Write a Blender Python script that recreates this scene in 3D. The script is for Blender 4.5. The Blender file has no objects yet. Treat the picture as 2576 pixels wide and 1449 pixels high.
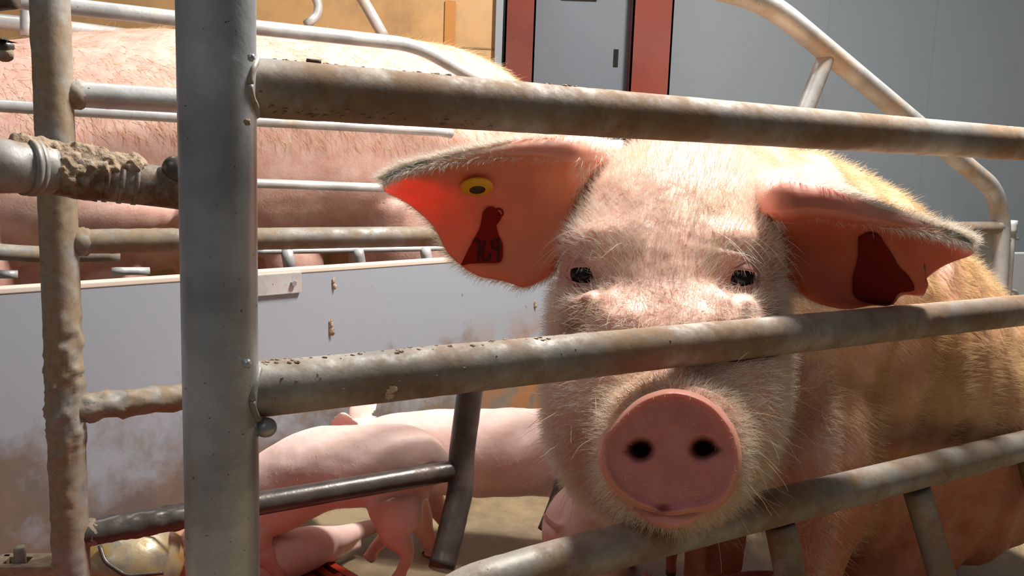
import bpy, bmesh, math
import numpy as np
from mathutils import Vector, Matrix
from mathutils.bvhtree import BVHTree
sc = bpy.context.scene
COL = sc.collection

# ------------------------------------------------------------------ camera, light, exposure
F = 2218.6; PIT = .1418; ROL = .0351; H = .78
cp, sp, cr, sr = math.cos(PIT), math.sin(PIT), math.cos(ROL), math.sin(ROL)
r0 = np.array([1, 0, 0.]); fw = np.array([0, cp, -sp]); up0 = np.array([0, sp, cp])
CAMR = np.array([cr*r0+sr*up0, -sr*r0+cr*up0, fw])
CP = np.array([0, 0, H])
cam_d = bpy.data.cameras.new('camera'); cam = bpy.data.objects.new('camera', cam_d); COL.objects.link(cam)
m3 = np.array([CAMR[0], CAMR[1], -CAMR[2]]).T
mw = Matrix.Identity(4)
for i in range(3):
    for j in range(3): mw[i][j] = m3[i, j]
    mw[i][3] = CP[i]
cam.matrix_world = mw
cam_d.sensor_width = 36; cam_d.lens = F/2576*36; cam_d.clip_start = .02
sc.camera = cam
sc.view_settings.view_transform = 'Standard'; sc.view_settings.look = 'None'
sc.view_settings.exposure = -0.12; sc.view_settings.gamma = 1.0
w = bpy.data.worlds.new('barn_air'); sc.world = w; w.use_nodes = True
w.node_tree.nodes['Background'].inputs[0].default_value = (.86, .86, .90, 1)
w.node_tree.nodes['Background'].inputs[1].default_value = .085
def lamp(name, loc, tgt, sx, sy, power, col, rz=0):
    l = bpy.data.lights.new(name, 'AREA'); l.shape = 'RECTANGLE'; l.size = sx; l.size_y = sy; l.energy = power; l.color = col
    o = bpy.data.objects.new(name, l); COL.objects.link(o); o.location = loc
    dv = Vector(tgt)-Vector(loc); o.rotation_euler = dv.to_track_quat('-Z', 'Y').to_euler(); return o
lamp('ceiling_tube_light', (.70, 1.72, 2.35), (.35, 1.5, .4), .55, .10, 124, (1, .965, .91))
lamp('camera_side_fill', (-1.2, -.9, 2.6), (-.2, 1.4, .5), 1.2, .2, 9, (.93, .96, 1))  # unseen fill lamp, added behind the camera
lamp('rear_tube_light', (2.4, 2.6, 2.6), (1.6, 3.4, .8), 1.2, .2, 6, (.93, .96, 1))
lamp('side_tube_light', (-1.0, 2.0, 2.5), (-.6, 2.0, .8), 1.0, .15, 12, (1, .97, .92))

# ------------------------------------------------------------------ projection helpers
def ray(px, py): return CAMR.T @ np.array([(px-1288)/F, -(py-724.5)/F, 1.])
def atY(px, py, Y): r = ray(px, py); return CP + r*(Y/r[1])
def hor(px, py, h): r = ray(px, py); return CP + r*((h-H)/r[2])
def ver(px, py, D): r = ray(px, py); return CP + r*(D/(NN @ r))
def proj(P):
    q = (np.asarray(P)-CP) @ CAMR.T
    return np.stack([1288+F*q[..., 0]/q[..., 2], 724.5-F*q[..., 1]/q[..., 2], q[..., 2]], -1)
def depth(P): return float(proj(P)[2])
TH = 1.0187
DD = np.array([math.sin(TH), math.cos(TH), 0]); NN = np.array([-math.cos(TH), math.sin(TH), 0]); DN = .7371; DF = 1.301
def on_line(px, D, z):
    P0 = NN*D+np.array([0, 0, z])-CP; a = CAMR@P0; b = CAMR@DD; c = (px-1288)/F
    return P0+CP+DD*((c*a[2]-a[0])/(b[0]-c*b[2]))
rng = np.random.default_rng(7)

# ------------------------------------------------------------------ numpy noise
_T = np.random.default_rng(3).random((64, 64, 64)).astype(np.float32)
def vnoise(P, f=1., off=0):
    p = np.asarray(P)*f+100+off; i = np.floor(p).astype(int); t = p-i; t = t*t*(3-2*t); i &= 63; j = (i+1) & 63
    x, y, z = t[:, 0], t[:, 1], t[:, 2]
    g = lambda a, b, c: _T[a, b, c]
    c00 = g(i[:, 0], i[:, 1], i[:, 2])*(1-x)+g(j[:, 0], i[:, 1], i[:, 2])*x
    c10 = g(i[:, 0], j[:, 1], i[:, 2])*(1-x)+g(j[:, 0], j[:, 1], i[:, 2])*x
    c01 = g(i[:, 0], i[:, 1], j[:, 2])*(1-x)+g(j[:, 0], i[:, 1], j[:, 2])*x
    c11 = g(i[:, 0], j[:, 1], j[:, 2])*(1-x)+g(j[:, 0], j[:, 1], j[:, 2])*x
    return (c00*(1-y)+c10*y)*(1-z)+(c01*(1-y)+c11*y)*z
def fbm(P, f, o=3, off=0): return sum(vnoise(P, f*2**k, off+k*7)/2**k for k in range(o))/sum(1/2**k for k in range(o))

# ------------------------------------------------------------------ object helpers
def tag(o, label=None, cat=None, group=None, kind=None):
    if label: o['label'] = label
    if cat: o['category'] = cat
    if group: o['group'] = group
    if kind: o['kind'] = kind
    return o
def empty(name, loc, label, cat, group=None):
    o = bpy.data.objects.new(name, None); COL.objects.link(o); o.location = Vector(loc); o.empty_display_size = .05
    return tag(o, label, cat, group)
def link(name, me, mats, parent=None, smooth=True):
    for m in (mats if isinstance(mats, (list, tuple)) else [mats]): me.materials.append(m)
    if smooth: me.polygons.foreach_set('use_smooth', np.ones(len(me.polygons), bool))
    o = bpy.data.objects.new(name, me); COL.objects.link(o)
    if parent is not None:
        o.parent = parent; o.matrix_parent_inverse = Matrix.Translation(-parent_loc(parent))
    return o
def parent_loc(p): return Vector(p.location)
class MB:
    """collects vertices and faces of ONE mesh"""
    def __init__(s): s.v = []; s.f = []; s.n = 0; s.mi = []; s.c = []
    def add(s, V, Fs, mi=0, col=None):
        V = np.asarray(V, float); s.v.append(V); s.f += [tuple(int(i)+s.n for i in f) for f in Fs]; s.mi += [mi]*len(Fs); s.n += len(V)
        s.c.append(np.tile(np.array(col if col is not None else (1, 1, 1)), (len(V), 1)) if col is None or np.ndim(col) == 1 else col)
        return s
    def box(s, a, b, mi=0):
        a = np.minimum(a, b); b = np.maximum(a, b)
        V = [(x, y, z) for x in (a[0], b[0]) for y in (a[1], b[1]) for z in (a[2], b[2])]
        return s.add(V, [(0, 1, 3, 2), (4, 6, 7, 5), (0, 4, 5, 1), (2, 3, 7, 6), (0, 2, 6, 4), (1, 5, 7, 3)], mi)
    def obox(s, c, ax, ay, az, mi=0):
        c = np.asarray(c); V = [c+i*np.asarray(ax)+j*np.asarray(ay)+k*np.asarray(az) for i in (-1, 1) for j in (-1, 1) for k in (-1, 1)]
        return s.add(V, [(0, 1, 3, 2), (4, 6, 7, 5), (0, 4, 5, 1), (2, 3, 7, 6), (0, 2, 6, 4), (1, 5, 7, 3)], mi)
    def rings(s, R, cap=True, mi=0, col=None):
        m, k = R.shape[:2]; Fs = []
        for i in range(m-1):
            for j in range(k): Fs.append((i*k+j, i*k+(j+1) % k, (i+1)*k+(j+1) % k, (i+1)*k+j))
        V = R.reshape(-1, 3)
        if cap:
            V = np.vstack([V, R[0].mean(0), R[-1].mean(0)]); a = m*k
            Fs += [(a, (j+1) % k, j) for j in range(k)]+[(a+1, (m-1)*k+j, (m-1)*k+(j+1) % k) for j in range(k)]
            if col is not None and np.ndim(col) > 1: col = np.vstack([col, col[:1], col[-1:]])
        return s.add(V, Fs, mi, col)
    def tube(s, pts, r, seg=24, step=.02, fillet=0, lump=0, lfreq=70, lmask=None, mi=0):
        P = smooth_path(pts, fillet, step); R = tube_rings(P, r, seg)
        if lump:
            C_ = P[:, None, :]; dv = R-C_; L = np.linalg.norm(dv, axis=2, keepdims=True); fl = R.reshape(-1, 3)
            a = np.clip(fbm(fl, lfreq, 3)-.42, 0, 1)*2.4*lump*np.clip(fbm(fl, 12, 2, 31)*2-.55, .12, 1)
            if lmask is not None: a = a*lmask(fl)
            R = R+dv/L*a.reshape(R.shape[:2]+(1,))
        return s.rings(R, mi=mi)
    def ball(s, c, r, seg=12, mi=0, jit=0):
        r = np.ones(3)*r; V = []; k = seg
        th = np.linspace(0, math.pi, k+1)[1:-1]; ph = np.linspace(0, 2*math.pi, k*2, endpoint=False)
        R = np.array([[(math.sin(a)*math.cos(b), math.sin(a)*math.sin(b), math.cos(a)) for b in ph] for a in th])
        if jit: R = R*(1+jit*(rng.random(R.shape[:2]+(1,))-.5))
        return s.rings(R*r+np.asarray(c), mi=mi)
    def mesh(s, name):
        me = bpy.data.meshes.new(name); V = np.vstack(s.v); me.from_pydata(V.tolist(), [], s.f); me.validate()
        if any(s.mi): me.polygons.foreach_set('material_index', np.array(s.mi, np.int32))
        return me
    def build(s, name, mats, parent=None, smooth=True, bevel=0, col=False):
        me = s.mesh(name)
        if col:
            a = me.color_attributes.new('Col', 'FLOAT_COLOR', 'POINT'); c = np.vstack(s.c); c = np.hstack([c, np.ones((len(c), 1))]); a.data.foreach_set('color', c.ravel())
        bm = bmesh.new(); bm.from_mesh(me); bmesh.ops.recalc_face_normals(bm, faces=bm.faces)
        if bevel: bmesh.ops.bevel(bm, geom=list(bm.edges), offset=bevel, segments=2, affect='EDGES', profile=.7)
        bm.to_mesh(me); bm.free()
        return link(name, me, mats, parent, smooth)
def smooth_path(pts, fillet=0, step=.02):
    pts = [np.asarray(p, float) for p in pts]; out = [pts[0]]
    for i in range(1, len(pts)-1):
        a, b, c = pts[i-1], pts[i], pts[i+1]; la, lc = np.linalg.norm(a-b), np.linalg.norm(c-b); f = min(fillet, la*.48, lc*.48)
        if f > 1e-4:
            p, q = b+(a-b)/la*f, b+(c-b)/lc*f
            for t in np.linspace(0, 1, 11): out.append((1-t)**2*p+2*t*(1-t)*b+t*t*q)
        else: out.append(b)
    out.append(pts[-1]); res = [out[0]]
    for a, b in zip(out[:-1], out[1:]):
        L = np.linalg.norm(b-a)
        if L < 1e-6: continue
        k = max(1, int(L/step)); res += [a+(b-a)*t for t in np.linspace(0, 1, k+1)[1:]]
    return np.array(res)
def tube_rings(P, r, seg):
    T = np.gradient(P, axis=0); T /= np.linalg.norm(T, axis=1)[:, None]
    ref = np.array([0, 0, 1.]) if abs(T[0][2]) < .9 else np.array([1., 0, 0]); u = ref-T[0]*(ref@T[0]); u /= np.linalg.norm(u)
    R = []; rr = np.broadcast_to(np.asarray(r, float), (len(P),)) if np.ndim(r) == 0 else np.interp(np.linspace(0, 1, len(P)), np.linspace(0, 1, len(r)), r)
    an = np.linspace(0, 2*math.pi, seg, endpoint=False)
    for i in range(len(P)):
        u = u-T[i]*(u@T[i]); u /= np.linalg.norm(u); v = np.cross(T[i], u)
        R.append(P[i]+rr[i]*(np.cos(an)[:, None]*u+np.sin(an)[:, None]*v))
    return np.array(R)
def cr(X, n):
    """Catmull-Rom through the rows of X, n steps per span"""
    X = np.asarray(X, float); E = np.vstack([2*X[0]-X[1], X, 2*X[-1]-X[-2]]); out = []
    for i in range(len(X)-1):
        a, b, c, d = E[i:i+4]
        for t in np.linspace(0, 1, n, endpoint=False):
            out.append(.5*((2*b)+(c-a)*t+(2*a-5*b+4*c-d)*t*t+(-a+3*b-3*c+d)*t**3))
    out.append(X[-1]); return np.array(out)
def sect_rings(S, n=6, seg=48):
    """S rows: cx,cy,cz, rx,ry (right dir xy), tilt, w, hu, hd, expo"""
    Q = cr(S, n); an = np.linspace(0, 2*math.pi, seg, endpoint=False); R = []
    for q in Q:
        c = q[:3]; r = np.array([q[3], q[4], 0]); r /= np.linalg.norm(r); f = np.array([-r[1], r[0], 0]); u = math.cos(q[5])*np.array([0, 0, 1.])+math.sin(q[5])*f
        e = 2/q[9]; ca, sa = np.cos(an), np.sin(an); x = np.sign(ca)*np.abs(ca)**e*q[6]; y = np.sign(sa)*np.abs(sa)**e; y = np.where(y > 0, y*q[7], y*q[8])
        R.append(c+x[:, None]*r+y[:, None]*u)
    return np.array(R)
def limb_rings(pts, rad, n=6, seg=24, side=None):
    """pts: centres, rad: (w,h) per point; w is sideways, h in the vertical plane of the run"""
    A = cr(np.hstack([np.asarray(pts, float), np.asarray([(r if np.ndim(r) else (r, r)) for r in rad], float)]), n)
    P = A[:, :3]; T = np.gradient(P, axis=0); T /= np.linalg.norm(T, axis=1)[:, None]; an = np.linspace(0, 2*math.pi, seg, endpoint=False); R = []; last = None
    for i in range(len(P)):
        s = np.cross(T[i], [0, 0, 1.]) if side is None else np.asarray(side, float)
        if np.linalg.norm(s) < .25: s = last if last is not None else np.array([1., 0, 0])
        s = s-T[i]*(s@T[i]); s /= np.linalg.norm(s)
        if last is not None and s@last < 0: s = -s
        last = s; u = np.cross(s, T[i]); R.append(P[i]+A[i, 3]*np.cos(an)[:, None]*s+A[i, 4]*np.sin(an)[:, None]*u)
    return np.array(R)
def remesh(mb, voxel, smooth=4):
    me = mb.mesh('tmp'); o = bpy.data.objects.new('tmp', me); COL.objects.link(o)
    m = o.modifiers.new('r', 'REMESH'); m.mode = 'VOXEL'; m.voxel_size = voxel
    m2 = o.modifiers.new('s', 'SMOOTH'); m2.iterations = smooth; m2.factor = .5
    dg = bpy.context.evaluated_depsgraph_get(); me2 = bpy.data.meshes.new_from_object(o.evaluated_get(dg))
    bpy.data.objects.remove(o); bpy.data.meshes.remove(me); return me2
def getv(me): a = np.empty(len(me.vertices)*3); me.vertices.foreach_get('co', a); return a.reshape(-1, 3)
def setv(me, V): me.vertices.foreach_set('co', V.ravel()); me.update()
def getn(me): a = np.empty(len(me.vertices)*3); me.vertices.foreach_get('normal', a); return a.reshape(-1, 3)
def quads(me):
    return [tuple(p.vertices) for p in me.polygons]

# ------------------------------------------------------------------ materials
def mat(name, base=(.8, .8, .8), rough=.5, metal=0, spec=.5):
    m = bpy.data.materials.new(name); m.use_nodes = True; b = m.node_tree.nodes['Principled BSDF']
    b.inputs['Base Color'].default_value = (*base, 1); b.inputs['Roughness'].default_value = rough; b.inputs['Metallic'].default_value = metal
    b.inputs['Specular IOR Level'].default_value = spec
    return m
class NT:
    def __init__(s, m): s.t = m.node_tree; s.b = s.t.nodes['Principled BSDF']
    def n(s, typ, **k):
        x = s.t.nodes.new(typ)
        for a, v in k.items():
            if a in x.inputs: x.inputs[a].default_value = v
            else: setattr(x, a, v)
        return x
    def l(s, a, b): s.t.links.new(a, b)
    def noise(s, scale, detail=4, rough=.55, vec=None, sc3=None):
        x = s.n('ShaderNodeTexNoise'); x.inputs['Scale'].default_value = scale; x.inputs['Detail'].default_value = detail; x.inputs['Roughness'].default_value = rough
        if vec is None:
            if not hasattr(s, 'tc'): s.tc = s.n('ShaderNodeTexCoord')
            vec = s.tc.outputs['Object']
        if sc3:
            mp = s.n('ShaderNodeMapping'); mp.inputs['Scale'].default_value = sc3; s.l(vec, mp.inputs['Vector']); vec = mp.outputs[0]
        s.l(vec, x.inputs['Vector']); return x.outputs['Fac']
    def ramp(s, fac, a, b, c0=(0, 0, 0), c1=(1, 1, 1)):
        x = s.n('ShaderNodeValToRGB'); x.color_ramp.elements[0].position = a; x.color_ramp.elements[1].position = b
        x.color_ramp.elements[0].color = (*c0, 1); x.color_ramp.elements[1].color = (*c1, 1); s.l(fac, x.inputs[0]); return x.outputs[0]
    def mix(s, fac, a, b, mode='MIX'):
        x = s.n('ShaderNodeMix', data_type='RGBA', blend_type=mode)
        for v, i in ((fac, 0), (a, 6), (b, 7)):
            if hasattr(v, 'links') or hasattr(v, 'is_linked'): s.l(v, x.inputs[i])
            else: x.inputs[i].default_value = v if i == 0 else (*v, 1)
        return x.outputs[2]
    def bump(s, h, st=.3, dist=.01):
        x = s.n('ShaderNodeBump'); x.inputs['Strength'].default_value = st; x.inputs['Distance'].default_value = dist; s.l(h, x.inputs['Height']); s.l(x.outputs[0], s.b.inputs['Normal'])
def pipe_mat(name, grey, dirt, amount, metal=.55, rough=.42, scale=14, hi=None):
    m = mat(name, grey, rough, metal); t = NT(m)
    g = t.mix(t.ramp(t.noise(scale*1.4, 5), .35, .65), tuple(x*.72 for x in grey), tuple(min(1, x*1.22) for x in grey))
    k = t.ramp(t.noise(scale, 6, .7), 1-amount-.08, 1-amount+.10)
    c = t.mix(k, g, t.mix(t.noise(scale*6), tuple(x*.55 for x in dirt), tuple(min(1, x*1.25) for x in dirt)))
    sp_ = t.ramp(t.noise(190, 2, .5), .72, .76); c = t.mix(sp_, c, (.16, .13, .10))
    t.l(c, t.b.inputs['Base Color'])
    inv = t.n('ShaderNodeMath', operation='MULTIPLY_ADD'); inv.inputs[1].default_value = -metal; inv.inputs[2].default_value = metal; t.l(k, inv.inputs[0]); t.l(inv.outputs[0], t.b.inputs['Metallic'])
    ro = t.n('ShaderNodeMath', operation='MULTIPLY_ADD'); ro.inputs[1].default_value = .35; ro.inputs[2].default_value = rough; t.l(k, ro.inputs[0]); t.l(ro.outputs[0], t.b.inputs['Roughness'])
    t.bump(t.noise(90, 5, .6), .25, .002); return m
M_post = pipe_mat('galvanised_steel', (.50, .52, .54), (.24, .17, .11), .30, .6, .40, 9)
M_rail = pipe_mat('dusty_galvanised_steel', (.38, .355, .32), (.31, .20, .12), .52, .28, .55, 9)
M_cake = pipe_mat('manure_caked_steel', (.36, .35, .33), (.36, .27, .18), .56, .3, .5, 16)
M_far = pipe_mat('pale_galvanised_steel', (.55, .55, .54), (.55, .42, .3), .38, .3, .4, 7)
M_dark = pipe_mat('wet_dark_steel', (.10, .085, .075), (.12, .07, .045), .4, .3, .33, 14)
M_dirt = mat('dry_manure', (.33, .22, .13), .85); t = NT(M_dirt); t.l(t.mix(t.noise(80), (.16, .09, .05), (.55, .42, .29)), t.b.inputs['Base Color']); t.bump(t.noise(140), .8, .004)
M_clean = pipe_mat('wet_stainless_steel', (.44, .43, .40), (.15, .085, .045), .58, .6, .28, 11)

def skin_mat(name, sss=.25, rad=(1, .35, .2), scale=.012, dirt=.0, rough=.5, bumpd=.0016, mott=.5):
    m = mat(name, (.8, .55, .47), rough, 0, .35); t = NT(m)
    a = t.n('ShaderNodeVertexColor'); a.layer_name = 'Col'
    c = t.mix(t.ramp(t.noise(26, 5, .6), .35, .68), a.outputs[0], t.mix(mott, a.outputs[0], (.72, .37, .30), 'MULTIPLY'))
    if dirt:
        k = t.ramp(t.noise(9, 7, .68), 1-dirt-.1, 1-dirt+.12); c = t.mix(k, c, (.50, .33, .16))
    t.l(c, t.b.inputs['Base Color'])
    t.b.inputs['Subsurface Weight'].default_value = sss; t.b.inputs['Subsurface Radius'].default_value = rad; t.b.inputs['Subsurface Scale'].default_value = scale
    n1 = t.noise(160, 4, .6); n2 = t.noise(38, 5, .6); t.bump(t.mix(.5, n1, n2), .45, bumpd*2)
    return m
M_skin = skin_mat('sow_skin', .2, scale=.012, dirt=.0)
M_snout = skin_mat('snout_skin', .35, (1, .3, .18), .016, 0, .42, .0012, .35)
M_pig = skin_mat('piglet_skin', .3, (1, .35, .22), .012, 0, .45, .0006, .25)
M_far_skin = skin_mat('neighbour_sow_skin', .12, scale=.01, dirt=.30)
M_ear = skin_mat('ear_skin', 1.0, (1, .23, .10), .0155, 0, .5, .001, .2)
M_eye = mat('eye_gloss', (.010, .007, .006), .22, 0, .3)
M_lid = mat('eyelid_skin', (.45, .22, .18), .5)
M_hoof = mat('hoof_horn', (.12, .08, .06), .5)
def hair_mat(name, c0, c1):
    m = mat(name, c0, .45, 0, .5); t = NT(m); hi = t.n('ShaderNodeHairInfo'); c = t.mix(hi.outputs['Random'], c0, c1); t.l(c, t.b.inputs['Base Color'])
    t.b.inputs['Transmission Weight'].default_value = 0; return m
M_hair = hair_mat('white_bristle', (.97, .93, .86), (.88, .78, .62))
M_hair_o = hair_mat('ochre_bristle', (.86, .68, .40), (.66, .44, .22))
M_hair_p = hair_mat('pale_bristle', (.95, .9, .83), (.9, .78, .64))

# ------------------------------------------------------------------ hair curves
def hair(name, roots, dirs, length, rad, mat_, parent, droop=.25, curl=.3, pts=5, r=None):
    n = len(roots); r = r or np.random.default_rng(11)
    L = length*(.6+.8*r.random(n)); P = np.zeros((n, pts, 3)); dirs = dirs/np.linalg.norm(dirs, axis=1)[:, None]
    side = np.cross(dirs, r.normal(size=(n, 3))); side /= np.linalg.norm(side, axis=1)[:, None]
    P[:, 0] = roots
    for k in range(1, pts):
        tt = k/(pts-1); dd = dirs+side*curl*tt*(.4+r.random((n, 1)))+np.array([0, 0, -droop*tt])
        dd /= np.linalg.norm(dd, axis=1)[:, None]; P[:, k] = P[:, k-1]+dd*(L/(pts-1))[:, None]
    if parent is not None: off = np.array(parent_loc(parent))
    c = bpy.data.hair_curves.new(name); c.add_curves([pts]*n); c.position_data.foreach_set('vector', P.reshape(-1).astype(np.float32))
    ra = c.attributes.get('radius') or c.attributes.new('radius', 'FLOAT', 'POINT')
    rr = np.tile(np.linspace(1, .25, pts), n)*rad*np.repeat(.7+.6*r.random(n), pts); ra.data.foreach_set('value', rr.astype(np.float32))
    c.materials.append(mat_); o = bpy.data.objects.new(name, c); COL.objects.link(o)
    if parent is not None: o.parent = parent; o.matrix_parent_inverse = Matrix.Translation(-Vector(off))
    return o
def sample(V, Fs, n, wfun=None, r=None):
    """random points on the surface, with normals; wfun(points)->weight 0..1"""
    r = r or np.random.default_rng(5); T = np.array([(f[0], f[i], f[i+1]) for f in Fs for i in range(1, len(f)-1)])
    a, b, c = V[T[:, 0]], V[T[:, 1]], V[T[:, 2]]; nn = np.cross(b-a, c-a); A = np.linalg.norm(nn, axis=1)+1e-12; W = A.copy()
    if wfun is not None: W *= wfun((a+b+c)/3, nn/A[:, None])
    idx = r.choice(len(T), n, p=W/W.sum()); u, v = r.random(n), r.random(n); k = u+v > 1; u[k] = 1-u[k]; v[k] = 1-v[k]
    P = a[idx]+(b-a)[idx]*u[:, None]+(c-a)[idx]*v[:, None]; return P, (nn/A[:, None])[idx]

# ------------------------------------------------------------------ the setting
def wall_mat(name, base, dirtc, amt, rough=.55, grain=.02):
    m = mat(name, base, rough); t = NT(m)
    k = t.ramp(t.noise(3.5, 8, .7), 1-amt-.1, 1-amt+.12); c = t.mix(k, base, dirtc)
    c = t.mix(t.ramp(t.noise(2.2, 3), .3, .7), c, t.mix(.12, c, (.3, .3, .3)), 'MIX'); t.l(c, t.b.inputs['Base Color']); t.bump(t.noise(60), .1, .002); return m
M_wall = wall_mat('grey_wall_panel', (.20, .225, .245), (.17, .19, .205), .35)
M_door = wall_mat('grey_door_paint', (.15, .17, .20), (.14, .155, .18), .3)
M_red = wall_mat('red_oxide_paint', (.22, .028, .009), (.14, .018, .008), .42, .8)
M_ochre = wall_mat('ochre_plywood', (.50, .28, .10), (.30, .17, .07), .42)
M_floor = wall_mat('damp_concrete', (.30, .22, .12), (.13, .09, .05), .45, .45)
M_slat = mat('red_plastic', (.42, .040, .013), .4)
M_black = mat('pit_dark', (.012, .009, .008), .9)
def struct(mb, name, m, **k): return tag(mb.build(name, m, smooth=False, **k), kind='structure')
struct(MB().box((-3.5, -.6, -.05), (5, 5.2, -.002)), 'floor', M_floor)
# back wall, roughly square to the view, with the doorway between two red steel columns
WY = 3.35
def wx(px, py=120): return atY(px, py, WY)[0]
xa, xb, xc, xd = wx(1268), wx(1345), wx(1588), wx(1690)
x_d0, x_d1 = xb+.01, xc-.01
wl = MB().box((xd-.02, WY+.10, 0), (5, WY+.16, 3.2)); 
for i, px in enumerate((2065, 2330)):
    X = atY(px, 300, WY+.1)[0]; wl.box((X-.0012, WY+.0985, 0), (X+.0012, WY+.1, 3.2))
struct(wl, 'wall_back', M_wall)
struct(MB().box((-3.5, WY+.10, 0), (xa+.02, WY+.16, 3.2)), 'wall_left', M_wall)
struct(MB().box((4.6, -.6, 0), (4.68, WY+.1, 3.2)), 'wall_right', M_wall)
d1 = struct(MB().box((xb-.02, WY+.09, 0), (xc+.02, WY+.13, 3.2)), 'door_1', M_door)
P = atY(1549, 146, WY+.09); tagslot = MB().box(P-np.array([.009, .004, .032]), P+np.array([.009, .002, .032])); tagslot.build('handle_slot', M_black, d1, smooth=False)
P = atY(1470, -22, WY+.085); MB().box(P-np.array([.085, .008, .03]), P+np.array([.05, .004, .014])).build('notice_plate', mat('white_plate', (.8, .8, .78), .4), d1, smooth=False, bevel=.003)
def column(x0, x1, label):
    # rolled steel channel: web facing us and two flanges going back
    t_ = .007; m = MB().box((x0, WY, 0), (x1, WY+t_, 3.2)).box((x0, WY, 0), (x0+t_, WY+.09, 3.2)).box((x1-t_, WY, 0), (x1, WY+.09, 3.2))
    e = m.build('steel_column', M_red, smooth=False); tag(e, label, 'column'); return e
c1 = column(xa, xb, 'narrower red painted steel column beside the ochre board')
c2 = column(xc, xd, 'wider red painted steel column between grey door and wall')
# ochre board behind the neighbouring crate
ob = MB(); a = atY(-300, 60, 2.85); b = atY(1262, 60, 3.08); dv = (b-a); dv[2] = 0; L = np.linalg.norm(dv); dv /= L; nv = np.array([-dv[1], dv[0], 0]); cc = (a+b)/2; cc[2] = .80
ob.obox(cc, dv*L/2, nv*.009, np.array([0, 0, .80])); brd = tag(ob.build('plywood_board', M_ochre, smooth=False), 'ochre stained plywood board standing behind the neighbouring sow', 'board')
jn = MB(); p = hor(1200, 118, .0); zz = atY(1170, 120, 3.06)[2]
jn.obox(np.array([cc[0], cc[1], zz])+dv*L*.22-nv*.010, dv*L*.28, nv*.001, np.array([0, 0, .0025])); jn.build('board_joint', mat('joint_dark', (.25, .15, .07), .7), brd, smooth=False)
st = MB(); q = atY(1132, 60, 3.045); st.obox(q, dv*.018, nv*.0012, np.array([0, 0, .075])); 
ms = mat('rust_streak', (.42, .17, .03), .6); st.build('rust_streak', ms, brd, smooth=False, bevel=.001)
sg = MB(); q = atY(1254, 90, 3.06); sg.obox(np.array([q[0], q[1], .8]), dv*.012, nv*.014, np.array([0, 0, .8])); sg.build('edge_trim', M_wall, brd, smooth=False)

# red slatted plastic floor at lower left
t0 = hor(905, 1360, .0); sl = MB(); ax = np.array([.70, .71, 0]); ay = np.array([-.71, .70, 0])
base = hor(868, 1446, .012)
for i in range(-30, 1):
    c_ = base+ax*(i*.028); sl.obox(c_-ay*.08, ax*.0075, ay*.54, np.array([0, 0, .006]))
for j in range(-8, 7):
    c_ = base+ay*(j*.075)-ax*.42; sl.obox(c_, ax*.43, ay*.007, np.array([0, 0, .005]))
slat = tag(sl.build('slatted_floor', M_slat, smooth=False), 'red plastic slatted floor grid under the piglets', 'slatted floor')
struct(MB().obox(base-ax*.41-ay*.08-np.array([0, 0, .0125]), ax*.44, ay*.54, np.array([0, 0, .001])), 'pit_shade_sheet', M_black)  # black sheet stands in for the darkness under the slats

# ------------------------------------------------------------------ grey pen partition
PA = hor(0, 728, .54); PB = hor(1090, 655, .54); pd = PB-PA; pd[2] = 0; pd /= np.linalg.norm(pd); pn = np.array([-pd[1], pd[0], 0])
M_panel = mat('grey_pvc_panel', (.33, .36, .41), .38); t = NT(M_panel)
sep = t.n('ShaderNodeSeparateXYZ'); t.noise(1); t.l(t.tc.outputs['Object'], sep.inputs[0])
hgt = t.n('ShaderNodeMapRange'); hgt.inputs['From Min'].default_value = .5; hgt.inputs['From Max'].default_value = .0; hgt.inputs['To Min'].default_value = -.25; hgt.inputs['To Max'].default_value = .36; t.l(sep.outputs[2], hgt.inputs[0])  # film darkens toward the floor: dirt plus the lower panel's shade in colour
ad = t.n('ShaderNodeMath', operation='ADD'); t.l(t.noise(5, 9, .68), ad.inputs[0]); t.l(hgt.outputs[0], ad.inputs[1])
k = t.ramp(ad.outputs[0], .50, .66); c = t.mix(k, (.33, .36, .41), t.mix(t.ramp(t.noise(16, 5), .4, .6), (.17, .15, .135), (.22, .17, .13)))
xm = t.n('ShaderNodeMapRange'); xm.inputs['From Min'].default_value = -.25; xm.inputs['From Max'].default_value = .1; t.l(sep.outputs[0], xm.inputs[0]); hm = t.n('ShaderNodeMapRange'); hm.inputs['From Min'].default_value = .40; hm.inputs['From Max'].default_value = .25; t.l(sep.outputs[2], hm.inputs[0])
mu = t.n('ShaderNodeMath', operation='MULTIPLY'); t.l(xm.outputs[0], mu.inputs[0]); t.l(hm.outputs[0], mu.inputs[1]); mu2 = t.n('ShaderNodeMath', operation='MULTIPLY'); t.l(mu.outputs[0], mu2.inputs[0]); t.l(t.ramp(t.noise(11, 7, .65), .42, .54), mu2.inputs[1]); c = t.mix(mu2.outputs[0], c, (.36, .15, .05))
k2 = t.ramp(t.noise(26, 3, .5), .735, .76); c = t.mix(k2, c, (.20, .15, .06)); t.l(c, t.b.inputs['Base Color'])
A0 = PA-pd*.9; B0 = PB+pd*.58; cc = (A0+B0)/2; L = np.linalg.norm(B0-A0)
pan = tag(empty('pen_partition', (cc[0], cc[1], 0), 'long light grey plastic pen partition behind the crate with manure stains', 'partition'))
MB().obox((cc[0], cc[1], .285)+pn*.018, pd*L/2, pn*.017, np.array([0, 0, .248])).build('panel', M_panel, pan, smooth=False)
MB().obox((cc[0], cc[1], .5365)+pn*.018, pd*L/2, pn*.0185, np.array([0, 0, .0045])).build('top_edge', mat('lit_top_tone', (.72, .62, .52), .5), pan, smooth=False, bevel=.002)  # peach light on the top edge is put into its colour
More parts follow.
